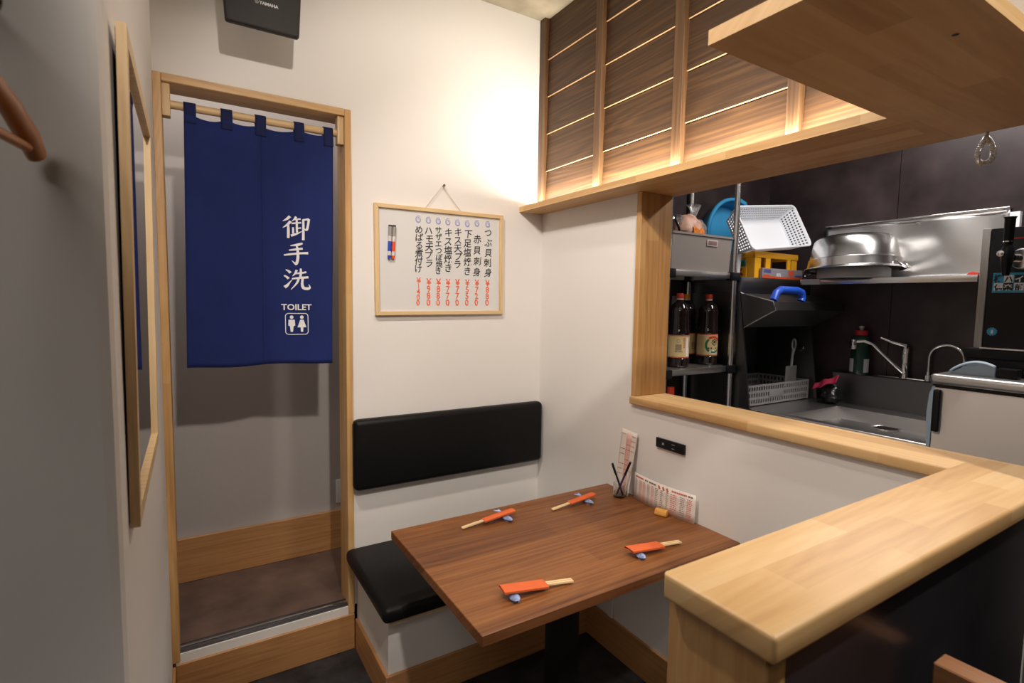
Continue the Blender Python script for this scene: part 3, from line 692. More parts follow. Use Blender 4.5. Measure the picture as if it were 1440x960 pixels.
# ================================================================== MIRROR AND HANGER (left)
mi = thing('wall_mirror', (-1.548, -0.925, 1.11), 'wall mirror in a pale wood frame on the left wall', 'mirror')
MY0, MY1, MZ0, MZ1, TH = -1.200, -0.655, 1.112, 1.830, 0.0125
def tilt(z): return -1.5535+0.006*(z-MZ0)/(MZ1-MZ0)
def mprism(y0, y1, z0, z1, d0, d1):
    mb = MB(); vs = []
    for z in (z0, z1):
        for y in (y0, y1):
            vs += [(tilt(z)+d0, y, z), (tilt(z)+d1, y, z)]
    mb.faces(vs, [(0, 1, 3, 2), (4, 6, 7, 5), (0, 4, 5, 1), (2, 3, 7, 6), (0, 2, 6, 4), (1, 5, 7, 3)])
    bmesh.ops.recalc_face_normals(mb.bm, faces=mb.bm.faces); return mb
fw = 0.024
mprism(MY0, MY0+fw, MZ0, MZ1, 0, TH).build('frame_stile', PINEZ, mi); mprism(MY1-fw, MY1, MZ0, MZ1, 0, TH).build('frame_stile', PINEZ, mi)
mprism(MY0+fw, MY1-fw, MZ0, MZ0+fw, 0, TH).build('frame_rail', PINEX, mi); mprism(MY0+fw, MY1-fw, MZ1-fw, MZ1, 0, TH).build('frame_rail', PINEX, mi)
mprism(MY0+fw, MY1-fw, MZ0+fw, MZ1-fw, 0.002, 0.006).build('mirror_glass', MIRROR, mi)
mprism(MY0+0.006, MY1-0.006, MZ0+0.006, MZ1-0.006, -0.0012, 0).build('backing_board', BLACKP, mi)
hg = thing('coat_hanger', (-1.66, -1.50, 1.60), 'wooden coat hanger hanging beside the grey wall corner at the left edge', 'hanger')
dirv = Vector((-0.18, -0.98, 0)).normalized(); tip = Vector((-1.616, -1.315, 1.612))
prof = [(0, 0, 0.013), (0.02, 0.018, 0.015), (0.06, 0.040, 0.014), (0.12, 0.062, 0.012), (0.20, 0.080, 0.012), (0.28, 0.062, 0.012), (0.34, 0.040, 0.014), (0.38, 0.018, 0.015), (0.40, 0, 0.013)]
MB().tube([tip+dirv*u+Vector((0, 0, z)) for u, z, r in prof], [p[2]*0.72 for p in prof], 12, sq=1.25).build('shoulder_bar', HANGW, hg)
MB().tube([tip+dirv*0.022+Vector((0, 0, 0.004)), tip+dirv*0.378+Vector((0, 0, 0.004))], 0.0055, 10).build('trouser_bar', HANGW, hg)
ctr = tip+dirv*0.20
MB().tube([ctr+Vector((0, 0, 0.08)), ctr+Vector((0, 0, 0.13))]+[ctr+Vector((0, 0, 0.155))+dirv*(0.025*math.sin(math.radians(a)))*1.0+Vector((0, 0, -0.025*math.cos(math.radians(a)))) for a in range(20, 260, 20)], 0.002, 8).build('hook', CHROME, hg)
mb = MB(); pz = ctr.z+0.1745; mb.tube([(ctr.x-0.012, -1.290, pz), (ctr.x-0.012, ctr.y-0.02, pz), (ctr.x-0.012, ctr.y-0.03, pz+0.02)], 0.005, 8); mb.tube([(ctr.x-0.012, -1.290, pz), (ctr.x-0.012, -1.294, pz)], 0.02, 16)
tag(mb.build('wall_hook', BLACKM), 'dark peg on the grey wall face carrying the coat hanger', 'hook')

# ================================================================== CHAIR (bottom right)
ch = thing('counter_chair', (-0.35, -2.02, 0), 'wooden high-backed chair standing at the dark counter front', 'chair')
MB().box(-0.535, -0.494, -2.20, -1.825, 0.70, 0.925, bevel=0.002, seg=1).build('backrest', CHAIRW, ch)
for (x, y, z) in ((-0.515, -1.85, 0.70), (-0.515, -2.17, 0.70), (-0.18, -1.85, 0.58), (-0.18, -2.17, 0.58)):
    MB().box(x-0.018, x+0.018, y-0.018, y+0.018, 0, z, bevel=0.002, seg=1).build('leg', CHAIRW, ch)
MB().box(-0.535, -0.16, -2.19, -1.83, 0.58, 0.62, bevel=0.008).build('seat', BLACKV, ch)
MB().box(-0.50, -0.19, -1.86, -1.84, 0.25, 0.28).build('stretcher', CHAIRW, ch); MB().box(-0.50, -0.19, -2.18, -2.16, 0.25, 0.28).build('stretcher', CHAIRW, ch)

#KITCHEN_BEGIN
# ================================================================== KITCHEN
def lattice(mb, f, nu, nv, fill=0.5, edge=0.04):
    """perforated wall: f(u,v)->point; square holes nu x nv"""
    def q(u0, v0, u1, v1): mb.faces([f(u0, v0), f(u1, v0), f(u1, v1), f(u0, v1)], [(0, 1, 2, 3)])
    du = (1-2*edge)/nu; dv = (1-2*edge*2)/nv; e2 = edge*2
    q(0, 0, 1, e2); q(0, 1-e2, 1, 1); q(0, e2, edge, 1-e2); q(1-edge, e2, 1, 1-e2)
    for j in range(nv):
        v0 = e2+j*dv; g = dv*(1-fill)/2
        q(edge, v0, 1-edge, v0+g); q(edge, v0+dv-g, 1-edge, v0+dv)
        for i in range(nu):
            u0 = edge+i*du; h = du*(1-fill)/2
            q(u0, v0+g, u0+h, v0+dv-g); q(u0+du-h, v0+g, u0+du, v0+dv-g)
# --- shelving rack in the corner
rk = thing('shelving_rack', (0.78, -0.18, 0), 'steel shelving rack with black corner clamps just inside the kitchen opening', 'rack')
RX0, RX1, RY0, RY1 = 0.510, 1.020, -0.335, -0.035
for x in (RX0, RX1):
    for y in (RY0, RY1):
        MB().tube([(x, y, 0), (x, y, 2.12)], 0.0145, 14).build('pole', STEELB, rk)
for z in (0.30, 1.125, 1.622):
    MB().box(RX0+0.042, RX1-0.042, RY0-0.008, RY0+0.008, z-0.030, z, bevel=0.002).box(RX0+0.042, RX1-0.042, RY1-0.008, RY1+0.008, z-0.030, z).box(RX0-0.008, RX0+0.008, RY0+0.02, RY1-0.02, z-0.03, z).box(RX1-0.008, RX1+0.008, RY0+0.02, RY1-0.02, z-0.03, z).box(RX0+0.008, RX1-0.008, RY0+0.008, RY1-0.008, z-0.006, z-0.001).build('shelf', STEEL, rk)
    for x in (RX0, RX1):
        for y in (RY0, RY1):
            MB().box(x-0.040, x+(0.040 if x < 0.8 else 0.027), y-0.020, y+0.020, z-0.040, z+0.004, bevel=0.004).build('corner_clamp', BLACKP, rk)
# --- storage box on the rack
bx = thing('storage_box', (0.78, -0.18, 1.622), 'grey plastic storage box with a cut-out handle on the top rack shelf', 'storage box')
def shell(mb, x0, x1, y0, y1, z0, z1, t, taper=0.0):
    a = [(x0+taper, y0+taper), (x1-taper, y0+taper), (x1-taper, y1-taper), (x0+taper, y1-taper)]; b = [(x0, y0), (x1, y0), (x1, y1), (x0, y1)]
    ai = [(x0+taper+t, y0+taper+t), (x1-taper-t, y0+taper+t), (x1-taper-t, y1-taper-t), (x0+taper+t, y1-taper-t)]; bi = [(x0+t, y0+t), (x1-t, y0+t), (x1-t, y1-t), (x0+t, y1-t)]
    vs = [(*p, z0) for p in a]+[(*p, z1) for p in b]+[(*p, z0+t) for p in ai]+[(*p, z1) for p in bi]
    fs = [(3, 2, 1, 0), (8, 9, 10, 11)]
    for i in range(4):
        j = (i+1) % 4; fs += [(i, j, 4+j, 4+i), (8+j, 8+i, 12+i, 12+j), (4+i, 4+j, 12+j, 12+i)]
    return mb.faces(vs, fs)
shell(MB(), 0.540, 0.998, -0.330, -0.052, 1.623, 1.808, 0.003, 0.008).build('body', BINGREY, bx)
mb = MB()
for (a, b, c, d) in ((0.540, 0.998, -0.336, -0.328), (0.540, 0.998, -0.054, -0.046)): mb.box(a, b, c, d, 1.799, 1.809)
for (a, b) in ((0.535, 0.543), (0.995, 1.003)): mb.box(a, b, -0.336, -0.046, 1.799, 1.809)
mb.build('rim', BINGREY, bx)
o1 = [(0.835+0.035*sx_*1.0, 1.768+0.013*sz_) for sx_, sz_ in ((-1, -1), (1, -1), (1, 1), (-1, 1))]
MB().box(0.794, 0.880, -0.3335, -0.3285, 1.752, 1.785, bevel=0.002).build('handle_surround', mat('bin_light', (0.50, 0.44, 0.42), 0.5), bx)
MB().box(0.803, 0.871, -0.3345, -0.3325, 1.758, 1.779, bevel=0.001).build('handle_slot', mat('bin_dark', (0.22, 0.13, 0.12), 0.5), bx)
# --- plastic bag of bread on the box
bg = thing('food_bag', (0.80, -0.20, 1.80), 'clear plastic bag with a peach and orange packet lying in the grey storage box', 'bag')
rnd = random.Random(2)
def blob(cx, cy_, cz, rx, ry, rz, nz=0.12, seed=0, nu=20, nv=14):
    mb = MB(); r_ = random.Random(seed); ph = [(r_.uniform(0, 6.28), r_.uniform(2, 6), r_.uniform(2, 6)) for _ in range(5)]
    def f(u, v):
        a = 2*math.pi*u; b = math.pi*(v-0.5)
        k = 1+nz*sum(math.sin(p+q_*math.cos(a)*2+s_*math.sin(b)*2+q_*math.sin(a)) for p, q_, s_ in ph)/5
        return Vector((cx+rx*k*math.cos(a)*math.cos(b), cy_+ry*k*math.sin(a)*math.cos(b), cz+rz*k*math.sin(b)))
    return mb.grid(f, nu, nv)
blob(0.800, -0.20, 1.835, 0.092, 0.062, 0.088, 0.2, 1).build('packet', BREAD, bg)
MB().faces([(0.765, -0.2695, 1.812), (0.862, -0.262, 1.812), (0.868, -0.252, 1.842), (0.85, -0.252, 1.856), (0.80, -0.262, 1.850), (0.772, -0.264, 1.862)], [(0, 1, 2, 3, 4, 5)]).build('orange_print', mat('orange_print', (0.75, 0.22, 0.03), 0.4, var=0.4, vscale=60), bg)
blob(0.87, -0.20, 1.830, 0.055, 0.05, 0.07, 0.35, 5).build('clear_film', BAG, bg)
mb = MB(); mb.grid(lambda u, v: Vector((0.835+0.012*math.sin(3*v)+(0.010+0.030*v*v)*math.cos(6.28*u)*(1+0.3*math.sin(5*6.28*u)), -0.20+(0.010+0.022*v*v)*math.sin(6.28*u), 1.905+0.075*v)), 30, 6); mb.build('twisted_top', BAG, bg)
mb = MB(); mb.grid(lambda u, v: Vector((0.720-0.03*v+(0.008+0.022*v)*math.cos(6.28*u)*(1+0.3*math.sin(4*6.28*u)), -0.22+(0.008+0.02*v)*math.sin(6.28*u), 1.865+0.045*v)), 24, 4); mb.build('twisted_top', BAG, bg)
mb = MB(); mb.tube([(0.700, -0.24, 1.80), (0.686, -0.24, 1.845), (0.655, -0.24, 1.885), (0.662, -0.24, 1.905)], [0.006, 0.006, 0.005, 0.003], 8)
tag(mb.build('pot_handle', BLACKP), 'dark curved utensil handle sticking up at the left of the storage box', 'utensil')
# --- bottles of soy sauce
def soy(x, y, rz, capm, label, front):
    t = thing('soy_sauce_bottle', (x, y, 1.1255), label, 'bottle', 'soy sauce bottles on the rack')
    z = 1.1255
    MB().lathe([(0, z), (0.050, z), (0.055, z+0.006), (0.0555, z+0.045), (0.053, z+0.048), (0.053, z+0.170), (0.0555, z+0.173), (0.0555, z+0.19), (0.051, z+0.200), (0.053, z+0.216), (0.049, z+0.228), (0.052, z+0.244), (0.048, z+0.256), (0.051, z+0.275), (0.050, z+0.298), (0.042, z+0.322), (0.022, z+0.340), (0.016, z+0.345), (0.016, z+0.356), (0, z+0.356)], x, y, 36).build('body', SOY, t)
    MB().lathe([(0.0185, z+0.350), (0.0185, z+0.357), (0, z+0.357)], x, y, 24).build('neck_ring', mat('cap_ring', (0.65, 0.55, 0.5), 0.4), t)
    MB().lathe([(0.0, z+0.3572), (0.0190, z+0.3572), (0.0190, z+0.380), (0.017, z+0.384), (0, z+0.384)], x, y, 24).build('cap', capm, t)
    R = 0.0545
    def L(a, zz_, off=0.0): return Vector((x+(R+off)*math.cos(rz+a), y+(R+off)*math.sin(rz+a), z+zz_))
    MB().grid(lambda u, v: L(-math.pi*(1-2*u), 0.050+0.118*v), 40, 1).build('label', LABELC, t)
    for z0 in (0.051, 0.163): MB().grid(lambda u, v: L(-math.pi*(1-2*u), z0+0.004*v, 0.0004), 40, 1).build('label_stripe', REDP, t)
    def F(px_, pz_, off=0.0006): return L(px_/R, pz_, off)
    def arc(mb, cx, cz, r0, r1, a0, a1, n=20, off=0.0006):
        vs = []
        for i in range(n+1):
            a = math.radians(a0+(a1-a0)*i/n); vs += [F(cx+r0*math.cos(a), cz+r0*math.sin(a), off), F(cx+r1*math.cos(a), cz+r1*math.sin(a), off)]
        mb.faces(vs, [(2*i, 2*i+1, 2*i+3, 2*i+2) for i in range(n)])
    if front:
        mb = MB(); arc(mb, 0, 0.108, 0.038, 0.050, 35, 125); mb.build('red_arc', REDP, t)
        mb = MB(); arc(mb, 0, 0.108, 0.034, 0.046, 130, 235); arc(mb, 0, 0.108, 0.034, 0.043, 250, 320); mb.build('green_arc', mat('label_green', (0.02, 0.16, 0.07), 0.5), t)
        hexp = lambda r: [(0.006+r*math.cos(math.radians(90+60*k)), 0.124+r*math.sin(math.radians(90+60*k))) for k in range(6)]
        mb = MB(); A, B = hexp(0.019), hexp(0.0145)
        mb.faces([F(*p) for p in A+B], [(i, (i+1) % 6, 6+(i+1) % 6, 6+i) for i in range(6)])
        vs, fs = glyphs('萬', 0.019, 0.0004); mb.faces([F(0.006+p, 0.1175+q_) for p, q_ in vs], fs)
        for cx in (-0.026, -0.012, 0.016): arc(mb, cx, 0.092, 0, 0.0045, 0, 360, 10)
        mb.build('emblem', INKK, t)['kind'] = 'stuff'
        mb = MB(); arc(mb, 0.0, 0.082, 0.0, 0.022, 180, 360, 14, 0.0005); mb.build('white_patch', INKW, t)
    else:
        mb = MB()
        for i in range(12): mb.faces([F(-0.016+0.0026*i, 0.088), F(-0.016+0.0026*i+0.0013, 0.088), F(-0.016+0.0026*i+0.0013, 0.120), F(-0.016+0.0026*i, 0.120)], [(0, 1, 2, 3)])
        text_rows(mb, lambda a, b: F(a, b), -0.018, 0.020, 0.078, 0.086, 1, rnd, 0.6, 0.2); arc(mb, -0.002, 0.138, 0.0075, 0.009, 0, 360, 16)
        mb.build('small_print', mat('label_ink', (0.12, 0.09, 0.07), 0.6), t)['kind'] = 'stuff'
        mb = MB(); mb.faces([F(0.040, 0.058), F(0.056, 0.058), F(0.056, 0.155), F(0.040, 0.155)], [(0, 1, 2, 3)]); mb.build('white_strip', INKW, t)
        mb = MB(); text_rows(mb, lambda a, b: F(a, b), 0.024, 0.032, 0.10, 0.155, 6, rnd, 0.5, 0.1)
        mb.faces([F(0.062, 0.100), F(0.082, 0.110), F(0.082, 0.145), F(0.062, 0.130)], [(0, 1, 2, 3)]); mb.build('red_marks', REDP, t)['kind'] = 'stuff'
A0 = math.radians(-137)
soy(0.722, -0.235, A0, REDP, 'soy sauce bottle with a red cap nearest the jamb, back label showing', False)
soy(0.965, -0.225, A0+0.55, REDP, 'soy sauce bottle with a red cap and round emblem label, nearest the rack pole', True)
soy(0.930, -0.105, A0+0.9, YEL, 'soy sauce bottle with a yellow cap standing behind the red-capped one', False)
t = thing('sauce_bottle', (0.66, -0.25, 0.305), 'dark bottle with a red cap, only its cap showing below the lower rack shelf', 'bottle')
MB().lathe([(0, 0.305), (0.05, 0.305), (0.05, 0.85), (0.02, 0.94), (0.016, 0.975), (0, 0.975)], 0.66, -0.25, 24).build('body', SOY, t)
MB().lathe([(0, 0.9755), (0.019, 0.9755), (0.019, 1.022), (0, 1.022)], 0.66, -0.25, 20).build('cap', REDP, t)
o = box(0.90, 1.00, -0.0225, -0.0215, 1.1255, 1.50); tag(o.build('paper_sheet', mat('grey_paper', (0.30, 0.29, 0.30), 0.7)), 'grey paper sheet standing behind the soy sauce bottle', 'paper')

# --- dish washing machine
dw = thing('dishwasher', (1.40, -0.20, 0.90), 'steel dishwashing cabinet with a raised hood and blue handle beside the sink', 'dishwasher')
yf = lambda z: -0.440+0.085*(z-0.90)/0.62
for x in (1.050, 1.705):
    mb = MB(); mb.prism([(yf(0.903), 0.903), (yf(1.52), 1.52), (-0.02, 1.52), (-0.02, 0.903)], x, x+0.012, 'X'); mb.build('side_panel', STEELD, dw)
MB().box(1.050, 1.717, -0.360, -0.014, 1.52, 1.604, bevel=0.003).build('top_housing', STEELD, dw)
MB().box(1.062, 1.705, -0.030, -0.016, 0.903, 1.52).build('back_panel', KDARK, dw)
mb = MB(); mb.prism([(-0.357, 1.518), (-0.545, 1.474), (-0.560, 1.430), (-0.386, 1.335), (-0.390, 1.340), (-0.552, 1.434), (-0.540, 1.468), (-0.357, 1.510)], 1.052, 1.716, 'X')
mb.prism([(-0.357, 1.518), (-0.545, 1.474), (-0.560, 1.430), (-0.386, 1.335)], 1.0515, 1.0545, 'X'); mb.prism([(-0.357, 1.518), (-0.545, 1.474), (-0.560, 1.430), (-0.386, 1.335)], 1.713, 1.716, 'X')
mb.build('hood_door', STEELD, dw)
MB().tube([(1.052, -0.3575, 1.5185), (1.0515, -0.5455, 1.4745), (1.0515, -0.5605, 1.430), (1.052, -0.387, 1.335)], 0.0032, 6).build('door_edge', STEELB, dw)
for z, x1 in ((1.335, 1.42), (1.365, 1.46)): MB().tube([(1.06, -0.34, z), (x1, -0.34, z)], 0.004, 8).build('spray_arm', STEELB, dw)
mb = MB(); mb.tube([(1.075, -0.53, 1.480), (1.10, -0.53, 1.520), (1.135, -0.53, 1.535), (1.28, -0.53, 1.535), (1.325, -0.53, 1.525), (1.335, -0.53, 1.495), (1.325, -0.53, 1.478)], 0.019, 12)
mb.build('door_handle', BLUEH, dw)
MB().tube([(1.705, -0.33, 1.20), (1.698, -0.33, 1.20)], 0.016, 16).build('hinge_cap', STEELB, dw)
gb = thing('dish_basket', (1.38, -0.35, 0.905), 'grey plastic dish basket inside the open dishwashing cabinet', 'basket')
for nm, f in (('front_wall', lambda u, v: Vector((1.080+0.595*u, -0.402, 0.906+0.112*v))), ('back_wall', lambda u, v: Vector((1.080+0.595*u, -0.08, 0.906+0.112*v))), ('side_wall', lambda u, v: Vector((1.080, -0.402+0.322*u, 0.906+0.112*v))), ('side_wall', lambda u, v: Vector((1.675, -0.402+0.322*u, 0.906+0.112*v)))):
    mb = MB(); lattice(mb, f, 26 if 'side' not in nm else 13, 3, 0.62, 0.02); mb.build(nm, GREYP, gb, solid=0.005)
MB().box(1.082, 1.673, -0.40, -0.082, 0.906, 0.909).build('floor', GREYP, gb)
for x_ in (1.35, ): MB().box(x_-0.07, x_+0.06, -0.4075, -0.4035, 0.945, 0.985, bevel=0.001).build('grip_plate', GREYP, gb)
t = thing('turner', (1.55, -0.36, 0.91), 'grey slotted kitchen turner standing in the dish basket', 'turner')
MB().box(1.50, 1.61, -0.364, -0.360, 0.911, 1.10, bevel=0.001).build('blade', mat('pale_steel', (0.55, 0.54, 0.53), 0.35, 0.7), t)
MB().tube([(1.555, -0.362, 1.095), (1.56, -0.362, 1.16), (1.57, -0.362, 1.20)], [0.008, 0.007, 0.010], 8).build('neck', GREYP, t)
MB().tube([(1.57+0.018*math.cos(a*0.5236), -0.362, 1.228+0.030*math.sin(a*0.5236)) for a in range(12)], 0.005, 8, closed=True).build('hanging_loop', GREYP, t)
t = MB().lathe([(0.015, 0), (0.03, 0.012), (0.10, 0.035), (0.125, 0.06), (0.13, 0.062), (0.105, 0.030), (0.03, 0.006), (0.0, 0.004)], 0, 0, 32, mtx=Matrix.Translation((1.165, -0.22, 1.035)) @ Matrix.Rotation(math.radians(75), 4, 'Y') @ Matrix.Rotation(math.radians(40), 4, 'X'))
tag(t.build('metal_bowl', STEEL), 'shiny metal bowl propped at the left inside the dish cabinet', 'bowl')

# --- yellow crate, carton, baskets on top of the machine
ZT = 1.6045
cr = thing('crate', (1.40, -0.20, ZT), 'yellow plastic crate on top of the dishwashing cabinet', 'crate')
CX0, CX1, CY0, CY1, CZ = 1.195, 1.600, -0.335, -0.125, 1.752
MB().box(CX0+0.01, CX1-0.01, CY0+0.01, CY1-0.01, ZT, ZT+0.006).build('floor', YEL, cr)
for x in (CX0, CX1):
    for y in (CY0, CY1):
        sx_ = 1 if x == CX0 else -1; sy_ = 1 if y == CY0 else -1
        MB().prism([(x, y), (x+sx_*0.055, y), (x+sx_*0.055, y+sy_*0.008), (x+sx_*0.008, y+sy_*0.008), (x+sx_*0.008, y+sy_*0.055), (x, y+sy_*0.055)], ZT, CZ-0.02, 'Z').build('corner_post', YEL, cr)
mb = MB()
for a in ((CX0-0.004, CX1+0.004, CY0-0.004, CY0+0.010), (CX0-0.004, CX1+0.004, CY1-0.010, CY1+0.004), (CX0-0.004, CX0+0.010, CY0, CY1), (CX1-0.010, CX1+0.004, CY0, CY1)): mb.box(*a, CZ-0.034, CZ, bevel=0.002)
mb.build('rim', YEL, cr)
for y in (CY0, CY1):
    for (a, b) in ((1.290, 1.335), (1.500, 1.530)):
        MB().box(a, b, y-0.003 if y == CY0 else y-0.005, y+0.005 if y == CY0 else y+0.003, ZT, CZ-0.034).build('upright', YEL, cr)
    MB().box(CX0+0.05, CX1-0.05, y-0.003, y+0.003, ZT, ZT+0.045).build('lower_band', YEL, cr)
for x in (CX0, CX1): MB().box(x-0.003, x+0.003, CY0+0.05, CY1-0.05, ZT, ZT+0.065).build('lower_band', YEL, cr)
vs, fs = glyphs('ネ', 0.068, 0.004)
MB().faces([(CX0-0.0036, -0.235-x, ZT+0.008+y) for x, y in vs], fs).build('character', mat('crate_red', (0.55, 0.03, 0.02), 0.5), cr)['kind'] = 'stuff'
tag(MB().box(1.22, 1.32, -0.26, -0.14, ZT+0.0065, ZT+0.105, bevel=0.012, seg=3).build('green_tub', GREENP), 'dark green container lying inside the yellow crate, left half', 'container')
tag(MB().prism([(0, 0), (0.11, 0.006), (0.10, 0.03), (0.05, 0.052), (0.0, 0.060)], -0.24, -0.15, 'Y', mtx=Matrix.Translation((1.345, 0, ZT+0.0065))).build('teal_block', mat('teal_plastic', (0.02, 0.36, 0.32), 0.4)), 'teal plastic wedge lying inside the yellow crate, right half', 'container')
tag(MB().lathe([(0, ZT), (0.026, ZT), (0.034, ZT+0.128), (0.036, ZT+0.130), (0.032, ZT+0.130), (0.024, ZT+0.004), (0, ZT+0.004)], 1.125, -0.26, 24).build('cup', WPLA), 'white plastic cup between the rack pole and the yellow crate', 'cup')
ca = thing('carton', (1.42, -0.35, ZT), 'flat grey and orange printed carton in front of the yellow crate', 'carton')
MB().box(1.232, 1.622, -0.359, -0.341, ZT, ZT+0.056, bevel=0.001, seg=1).build('box', mat('carton_grey', (0.27, 0.26, 0.29), 0.5), ca)
yb = -0.3594
mb = MB(); mb.box(1.234, 1.620, yb, yb+0.0004, ZT+0.001, ZT+0.013)
mb.box(1.243, 1.300, yb-0.0002, yb+0.0002, ZT+0.014, ZT+0.020); mb.build('orange_band', mat('carton_orange', (0.62, 0.10, 0.03), 0.5), ca)
mb = MB(); mb.faces([(1.475, yb-0.0002, ZT+0.050), (1.535, yb-0.0002, ZT+0.050), (1.530, yb-0.0002, ZT+0.026), (1.505, yb-0.0002, ZT+0.014), (1.480, yb-0.0002, ZT+0.026)], [(4, 3, 2, 1, 0)]); mb.build('shield_mark', mat('shield_red', (0.72, 0.10, 0.03), 0.5), ca)
vs, fs = glyphs('80%', 0.026, 0.0006); MB().faces([(1.385+x, yb-0.0004, ZT+0.013+y) for x, y in vs], fs).build('print', INKW, ca)['kind'] = 'stuff'
mb = MB(); text_rows(mb, lambda a, b: Vector((a, yb-0.0003, ZT+b)), 1.245, 1.310, 0.030, 0.050, 2, rnd, 0.8, 0.1); text_rows(mb, lambda a, b: Vector((a, yb-0.0003, ZT+b)), 1.545, 1.615, 0.014, 0.026, 1, rnd, 0.8, 0.1)
mb.build('blue_print', mat('print_blue', (0.08, 0.07, 0.28), 0.5), ca)['kind'] = 'stuff'

wbk = thing('white_basket', (1.42, -0.28, 1.76), 'white perforated plastic basket tipped up on the yellow crate', 'basket')
BW, BH, BD, TP = 0.258, 0.128, 0.100, 0.026     # half width, half height at the rim, depth, taper
bm_ = Matrix.Translation((1.365, -0.330, 1.899)) @ Matrix.Rotation(math.radians(-5), 4, 'Y') @ Matrix.Rotation(math.radians(-24), 4, 'X') @ Matrix.Rotation(math.radians(-3), 4, 'Z')
def bl(x, d, z): return bm_ @ Vector((x, d, z))          # local: x across, d into the basket (away from the viewer), z up
def wall_(a, b, nu, nm):
    f = lambda u, v: bl(a[0]*(1-u)*1+b[0]*u - math.copysign(0, 1) + 0, 0, 0)
    def g(u, v):
        x = a[0]+(b[0]-a[0])*u; z = a[1]+(b[1]-a[1])*u; k = 1-v
        sx_ = (BW-TP*k)/BW; sz_ = (BH-TP*k)/BH
        return bl(x*sx_, BD*k, z*sz_)
    mb = MB(); lattice(mb, g, nu, 5, 0.52, 0.03); mb.build(nm, WPLA, wbk, solid=0.002)
wall_((-BW, BH), (BW, BH), 24, 'top_wall'); wall_((BW, BH), (BW, -BH), 13, 'side_wall'); wall_((BW, -BH), (-BW, -BH), 24, 'bottom_wall'); wall_((-BW, -BH), (-BW, BH), 13, 'side_wall')
mb = MB(); mb.faces([bl(sx_*(BW-TP), BD+d_, sz_*(BH-TP)) for d_ in (0, 0.003) for sx_, sz_ in ((-1, -1), (1, -1), (1, 1), (-1, 1))], [(0, 1, 2, 3), (7, 6, 5, 4), (0, 4, 5, 1), (1, 5, 6, 2), (2, 6, 7, 3), (3, 7, 4, 0)]); mb.build('base', WPLA, wbk)
rp = rr(0, 0, BW+0.004, BH+0.004, 0.030, 5)
MB().tube([bl(x, 0, z) for x, z in rp], 0.0055, 8, closed=True).build('rim', WPLA, wbk)
tu = thing('blue_tub', (1.28, -0.12, 1.78), 'large round sky blue tub leaning on the wall behind the white basket', 'tub')
tm_ = Matrix.Translation((1.325, -0.082, 1.850)) @ Matrix.Rotation(math.radians(-2), 4, 'Z') @ Matrix.Rotation(math.radians(87), 4, 'X')
MB().lathe([(0, -0.060), (0.200, -0.060), (0.206, -0.055), (0.225, 0.03), (0.220, 0.03), (0.200, -0.051), (0, -0.055)], 0, 0, 48, mtx=tm_).build('bowl', BLUET, tu)
MB().lathe([(0.220, 0.030), (0.238, 0.030), (0.240, 0.020), (0.236, 0.020), (0.234, 0.026), (0.220, 0.026)], 0, 0, 48, mtx=tm_).build('rim', BLUET, tu)
MB().box(-0.03, 0.03, 0.218, 0.242, 0.012, 0.034, bevel=0.003, mtx=tm_ @ Matrix.Rotation(math.radians(-18), 4, 'Z')).build('grip', BLUET, tu)

# --- steel wall shelf with splash panel, bowl
ws = thing('steel_shelf', (1.65, -0.80, 1.575), 'stainless steel shelf on the wall with a tall curved splash panel above the sink', 'shelf')
MB().box(1.50, 1.795, -1.212, -0.42, 1.597, 1.603).build('plate', STEEL, ws)
MB().box(1.497, 1.503, -1.212, -0.42, 1.573, 1.603, bevel=0.001).build('front_lip', STEELB, ws)
mb = MB()
mb.grid(lambda u, v: Vector((1.780-0.014*math.sin(math.pi*v)*abs(math.sin(2.2*u*3.14))-0.005*math.sin(16*u+3*v), -0.402-0.822*u, 1.604+(0.316)*v)), 60, 12); mb.build('splash_panel', STEEL, ws, solid=0.0015)
MB().box(1.762, 1.795, -1.226, -0.400, 1.918, 1.926, bevel=0.002).build('top_flange', STEELB, ws)
for y in (-0.69, -0.86, -1.20): MB().tube([(1.777, y, 1.893), (1.771, y, 1.893)], 0.0045, 10).build('screw', STEELB, ws)
MB().box(1.494, 1.4965, -0.53, -0.43, 1.573, 1.600).build('price_tag', mat('tag_grey', (0.5, 0.52, 0.55), 0.4), ws)
tag(MB().prism([(-1.165, 1.6035), (-1.205, 1.6035), (-1.212, 1.612), (-1.19, 1.618), (-1.175, 1.614)], 1.515, 1.530, 'X', bevel=0.001).build('red_clip', REDP), 'small red clip at the right end of the steel wall shelf', 'clip')
bc = (1.585, -0.655)
cl = thing('colander', (*bc, 1.6035), 'grey metal colander under the upturned steel bowl', 'colander')
mb = MB(); mb.lathe([(0.165, 1.6035), (0.170, 1.610), (0.168, 1.650), (0.160, 1.662), (0.155, 1.662), (0.163, 1.645), (0.165, 1.612), (0.160, 1.6035)], *bc, 40); mb.build('wall', mat('mesh_grey', (0.42, 0.41, 0.40), 0.6, 0.3, bump=0.5, bscale=400), cl)
bw = thing('steel_bowl', (*bc, 1.66), 'big upturned stainless steel bowl with two loop handles on the wall shelf', 'bowl')
tl = Matrix.Translation((bc[0], bc[1], 1.648)) @ Matrix.Rotation(math.radians(-2.5), 4, 'X') @ Matrix.Rotation(math.radians(2), 4, 'Y') @ Matrix.Scale(1.06, 4)
MB().lathe([(0.218, 0), (0.222, 0.004), (0.219, 0.008), (0.207, 0.012), (0.203, 0.040), (0.202, 0.052), (0.196, 0.056), (0.188, 0.105), (0.175, 0.148), (0.160, 0.164), (0.140, 0.170), (0, 0.171), (0, 0.168), (0.139, 0.167), (0.158, 0.161), (0.172, 0.146), (0.185, 0.105), (0.193, 0.054), (0.200, 0.040), (0.204, 0.008)], 0, 0, 64, mtx=tl).build('shell', STEELB, bw)
